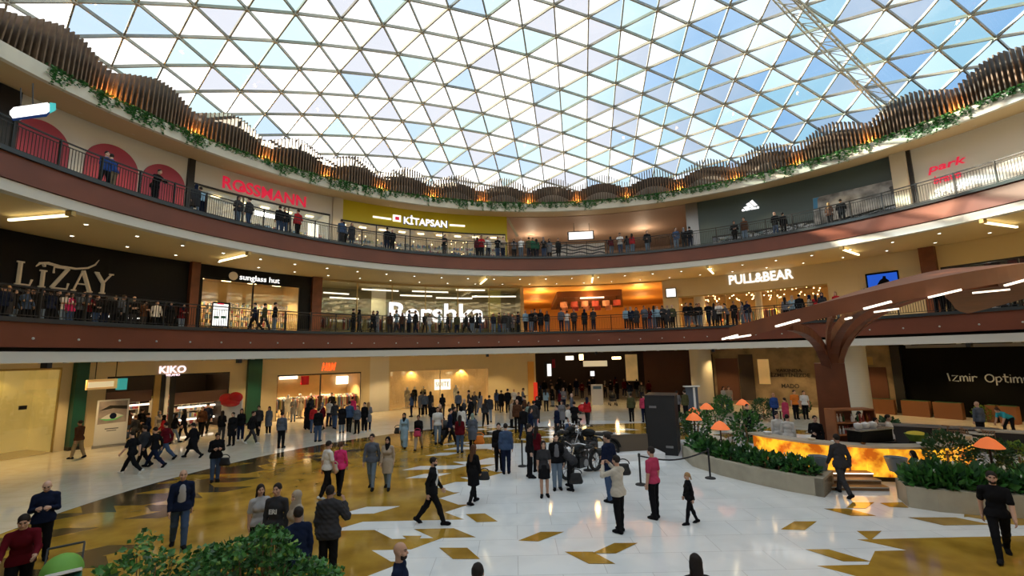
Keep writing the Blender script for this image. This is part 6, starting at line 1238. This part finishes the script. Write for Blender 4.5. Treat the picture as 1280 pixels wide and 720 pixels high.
# -- crowds: each person an own object, palette and poses picked per zone
TOPS = [('jacket', 'black', 0), ('jacket', 'charcoal', 0), ('puffer', 'black', 0), ('shirt', 'navy', 0), ('jacket', 'navy', 0), ('shirt', 'charcoal', 0), ('tee', 'white', 0), ('shirt', 'grey', 0), ('shirt', 'slate', 0), ('coat', 'black', 1), ('tunic', 'grey', 1), ('jacket', 'maroon', 1), ('shirt', 'red', 1), ('jacket', 'olive', 0), ('shirt', 'sky', 0), ('coat', 'charcoal', 1), ('tunic', 'beige', 1), ('tee', 'black', 0), ('jacket', 'black', 0), ('coat', 'black', 1), ('jacket', 'denim', 0), ('jacket', 'brown', 0), ('jacket', 'black', 0), ('shirt', 'black', 1), ('puffer', 'charcoal', 0), ('shirt', 'black', 0)]
BOTS = ['black', 'black', 'black', 'denim', 'navy', 'charcoal', 'pale_denim']
def crowd(where, pts, poses, faces, z=None, tops=None, r=None, force={}):
    """pts: list of (x px, feet y px) on the ground, or x px along a gallery's edge"""
    rr = random.Random(where); pts = sorted(pts, key=lambda q_: q_[0] if isinstance(q_, tuple) else q_)
    for i, q_ in enumerate(pts):
        top, tc, fem = rr.choice(tops or TOPS); fem = fem or rr.random() < .25; pose = rr.choice(poses); bc = rr.choice(BOTS); hair = rr.choice(['long', 'long', 'tail', 'scarf']) if fem else rr.choice(['short', 'short', 'short', 'short', 'bald']); hc = None
        if hair == 'scarf': hc = rr.choice(['black', 'beige', 'grey', 'navy'])
        elif fem and rr.random() < .35: hc = rr.choice(['brown', 'blond'])
        if i in force: top, tc, bc, fem, hair = force[i]; hc = None
        if top in ('coat', 'tunic', 'robe') and pose in ('sit', 'bend', 'lean'): top = 'shirt'
        H = rr.uniform(.96, 1.05)
        if z is None: p = onz(*q_); fc = rr.choice(faces) + rr.uniform(-25, 25)
        else:
            u = q_; a = phi(u, np.interp(u, [0, 320, 640, 960, 1280], [385, 405, 408, 398, 385] if z < 8 else [170, 270, 310, 290, 210]), r); p = pol(a, r + rr.uniform(-.05, .25), z); fc = -a + rr.choice(faces) + rr.uniform(-20, 20)
        d = dict(face=fc, pose=pose, top=top, tc=tc, bottom='trousers' if rr.random() < .6 else 'slim', bc=bc, hair=hair, hc=hc, fem=bool(fem), H=H, fine=False, beard=False, ws=rr.random() < .2, fair=False)
        pw = {'lean': 'leaning', 'phone': 'looking down', 'walk': 'walking', 'amble': 'walking', 'sit': 'sitting'}.get(pose, 'standing')
        lab = ('%s in %s %s %s, %s from left %s' if len(pts) > 1 else '%s in %s %s %s, %s %s') % ('woman' if fem else 'person', col(tc), NAMES[top], pw, ORD[i] if len(pts) > 1 else 'only one', where)
        make(d, p, lab)
G = ['stand', 'stand', 'idle', 'amble', 'walk', 'phone']
crowd('in make-up shop entrance', [(150, 553), (158, 549), (167, 556), (175, 550), (183, 556), (196, 551), (203, 556), (217, 553), (228, 551), (251, 545), (258, 541)], G, (0, 90, 180, -90))
crowd('by the lip stand', [(276, 552), (289, 557), (300, 551)], ['stand', 'idle'], (0, 180), tops=[('jacket', 'black', 1), ('coat', 'black', 1)])
crowd('beside the green column', [(322, 544), (335, 543)], ['stand', 'amble'], (180, 180), force={0: ('jacket', 'charcoal', 'black', False, 'short'), 1: ('coat', 'slate', 'black', True, 'long')})
crowd('before orange-signed shop', [(366, 527), (373, 520), (384, 537), (391, 541), (397, 552), (402, 538), (411, 533), (418, 536), (427, 541), (436, 540), (446, 542), (455, 540), (460, 539), (440, 528), (414, 521), (388, 524)], ['stand', 'stand', 'idle', 'amble'], (0, 0, 180, 40), force={2: ('robe', 'black', 'black', True, 'scarf'), 3: ('robe', 'navy', 'black', True, 'scarf'), 12: ('jacket', 'pink', 'black', False, 'short'), 13: ('shirt', 'slate', 'black', True, 'tail'), 14: ('jacket', 'black', 'black', False, 'short'), 5: ('jacket', 'black', 'denim', False, 'short')})
crowd('before amber window', [(514, 521), (526, 519), (531, 520), (538, 519), (549, 545), (547, 555), (553, 522), (562, 556), (568, 549), (573, 519), (580, 532), (586, 519), (589, 530), (593, 519), (600, 518), (607, 532), (612, 528), (621, 513), (627, 515), (635, 516), (566, 540), (577, 548), (541, 538)], G, (0, 0, 180, 90, -90), force={10: ('jacket', 'black', 'black', False, 'short'), 12: ('coat', 'white', 'black', True, 'scarf')})
crowd('left of dark corridor mouth', [(643, 512), (649, 521), (654, 515), (640, 535), (647, 541), (655, 548), (662, 539), (668, 543), (664, 555), (676, 508), (691, 508), (683, 514), (700, 515), (705, 513), (715, 524), (703, 536), (697, 549), (711, 552), (719, 543), (735, 533), (657, 530), (672, 528)], G, (0, 0, 180, 90, -90), force={7: ('robe', 'sage', 'beige', True, 'long')})
crowd('deep in the dark corridor', [(x, y) for x, y in ((681, 497), (689, 494), (697, 499), (706, 496), (713, 500), (721, 495), (728, 499), (737, 494), (757, 497), (764, 494), (772, 499), (781, 496), (788, 501), (797, 497), (803, 502), (812, 498), (700, 491), (742, 490), (770, 490), (785, 491))], G, (0, 180, 180), tops=TOPS[:6] + [('jacket', 'maroon', 1), ('coat', 'black', 1)])
crowd('between black box and column', [(848, 522), (858, 524)], ['stand'], (0,), force={0: ('shirt', 'grey', 'black', False, 'short'), 1: ('jacket', 'olive', 'black', False, 'short')})
crowd('left of the cafe hoarding', [(906, 513), (913, 513)], ['amble'], (180, 0), force={0: ('shirt', 'pale_grey', 'denim', True, 'long'), 1: ('tee', 'beige', 'denim', False, 'short')})
crowd('in cafe below printed hoarding', [(970, 528), (984, 534), (996, 524), (1008, 524)], ['stand'], (0, 180), force={0: ('shirt', 'blue', 'navy', False, 'bald'), 1: ('tunic', 'rose', 'black', True, 'tail'), 2: ('tee', 'orange', 'black', False, 'short'), 3: ('tee', 'white', 'black', False, 'short')})
for u, v, spc, lab in ((972, 533, 'T stand shirt:white trousers:black short', 'barman in white, left one of the two whites at the bar left end'), (985, 536, 'AR stand shirt:white trousers:black short', 'barman in white turned away at the left end of the bar'), (1020, 538, 'TL idle shirt:black trousers:black short', 'person in black sitting low at the left of the bottle shelf'), (1074, 528, 'T phone shirt:black trousers:black tail f', 'barmaid in black bending behind the three white teapots'), (1096, 538, 'T stand shirt:white trousers:black long f', 'barmaid in a white shirt at the middle of the bar'), (1112, 537, 'TR stand shirt:white trousers:black short', 'barman in a white shirt right of the white-shirted barmaid')):
    d = spec('%d %d %s' % (u, v, spc)); p = onz(u, v, 1.2); r_ = math.hypot(p[0] - TX, p[1] - TY); 
    if r_ > 3.2: p = np.array([TX + (p[0] - TX) * 3.1 / r_, TY + (p[1] - TY) * 3.1 / r_, 0])
    make(d, (p[0], p[1], 0), lab)
for u, v, spc, lab in ((1222, 512, 'A stand shirt:slate trousers:black bald', 'person in a grey shirt standing by the brown planter boxes'), (1145, 571, 'AL sit shirt:black trousers:black long f h.85', 'dark-haired person in black crouching low between the right planter and the bar'), (935, 520, 'T stand jacket:black trousers:black short', 'person in black by the pale round table left of the bar'), (950, 534, 'TR stand shirt:white trousers:black long f', 'person in white at the outer left end of the bar')):
    d = spec('%d %d %s' % (u, v, spc)); p = onz(u, v, (.95 if v == 571 else 1.2) if v > 515 else 1.4); make(d, (p[0], p[1], 0), lab)
K1 = ['lean', 'lean', 'stand', 'idle', 'phone', 'walk', 'cross']
crowd('at middle railing by gold-lettered shop', [4, 12, 22, 33, 43, 52, 62, 73, 80, 87, 98, 108, 120, 131, 143, 152, 168, 182, 195, 212, 226], K1, (180, 180, 150, 0), Z1, None, RS + 4.7, force={18: ('shirt', 'white', 'black', False, 'short'), 9: ('jacket', 'pink', 'denim', True, 'long')})
crowd('at middle railing by sunglasses shop', [318, 330, 345], ['walk', 'stand'], (90, -90), Z1, None, RS + 1.6)
crowd('at middle railing below big white letters', [442, 449, 467, 472, 488, 496, 503, 512, 520, 531, 537, 549, 560, 572, 583, 590, 597, 601, 617, 624, 631, 636, 641, 648], ['stand', 'walk', 'amble', 'idle'], (180, 180, 90, -90), Z1, None, RS + 2.6)
crowd('at middle railing by amber corridor', [657, 664, 669, 676, 684, 702, 709, 718, 731, 742, 783, 789, 796, 806, 812, 818, 823, 829, 835, 841], ['lean', 'stand', 'idle', 'phone'], (180, 180, 0), Z1, None, RS + .8)
crowd('at middle railing by golden shop', [859, 865, 871, 875, 886, 893, 899, 910, 918, 928, 935, 983, 992, 1001, 1014, 1022, 1030, 1047, 1084], ['lean', 'stand', 'idle', 'amble'], (180, 180, 0, 90), Z1, None, RS + .8, force={15: ('shirt', 'red', 'black', True, 'long')})
crowd('at middle railing above right canopy edge', [1176, 1186, 1197, 1203, 1212, 1221, 1234, 1243, 1250, 1258, 1267, 1275], ['lean', 'lean', 'stand'], (180, 160), Z1, [('shirt', 'navy', 0), ('jacket', 'black', 0), ('jacket', 'denim', 0), ('shirt', 'slate', 0)], RS + .7, force={6: ('shirt', 'white', 'black', False, 'short')})
crowd('at top railing by the pink arches', [132, 143, 195, 246, 255], ['lean', 'stand', 'amble'], (0, 180), Z2, None, RS + .8, force={0: ('shirt', 'blue', 'black', False, 'short'), 1: ('shirt', 'blue', 'khaki', False, 'short'), 2: ('jacket', 'black', 'black', False, 'short'), 4: ('tee', 'sky', 'navy', False, 'short')})
crowd('at top railing by the red capitals', [297, 311, 350, 357, 372], ['stand', 'idle'], (0, 180), Z2, [('jacket', 'black', 0), ('jacket', 'charcoal', 0)], RS + .8, force={4: ('jacket', 'red', 'black', False, 'short')})
crowd('at top railing by the yellow bookshop', [427, 433, 440, 484, 491, 555, 597, 602, 610, 622, 628], ['stand', 'idle', 'lean'], (0, 180), Z2, None, RS + .8, force={7: ('jacket', 'red', 'black', False, 'short'), 8: ('shirt', 'white', 'navy', False, 'short')})
crowd('at top railing by the brown corridor', [643, 651, 661, 666, 671, 680, 687, 698, 764, 775, 784, 790, 809, 845, 855, 862], ['stand', 'lean', 'idle'], (180, 180, 0), Z2, None, RS + .8, force={3: ('jacket', 'green', 'black', False, 'short'), 4: ('jacket', 'green', 'navy', True, 'long')})
crowd('at top railing by the sports shop', [918, 931, 970, 979, 1037, 1051], ['stand', 'cross'], (180, 0), Z2, [('jacket', 'black', 0), ('jacket', 'brown', 0)], RS + 1.2)
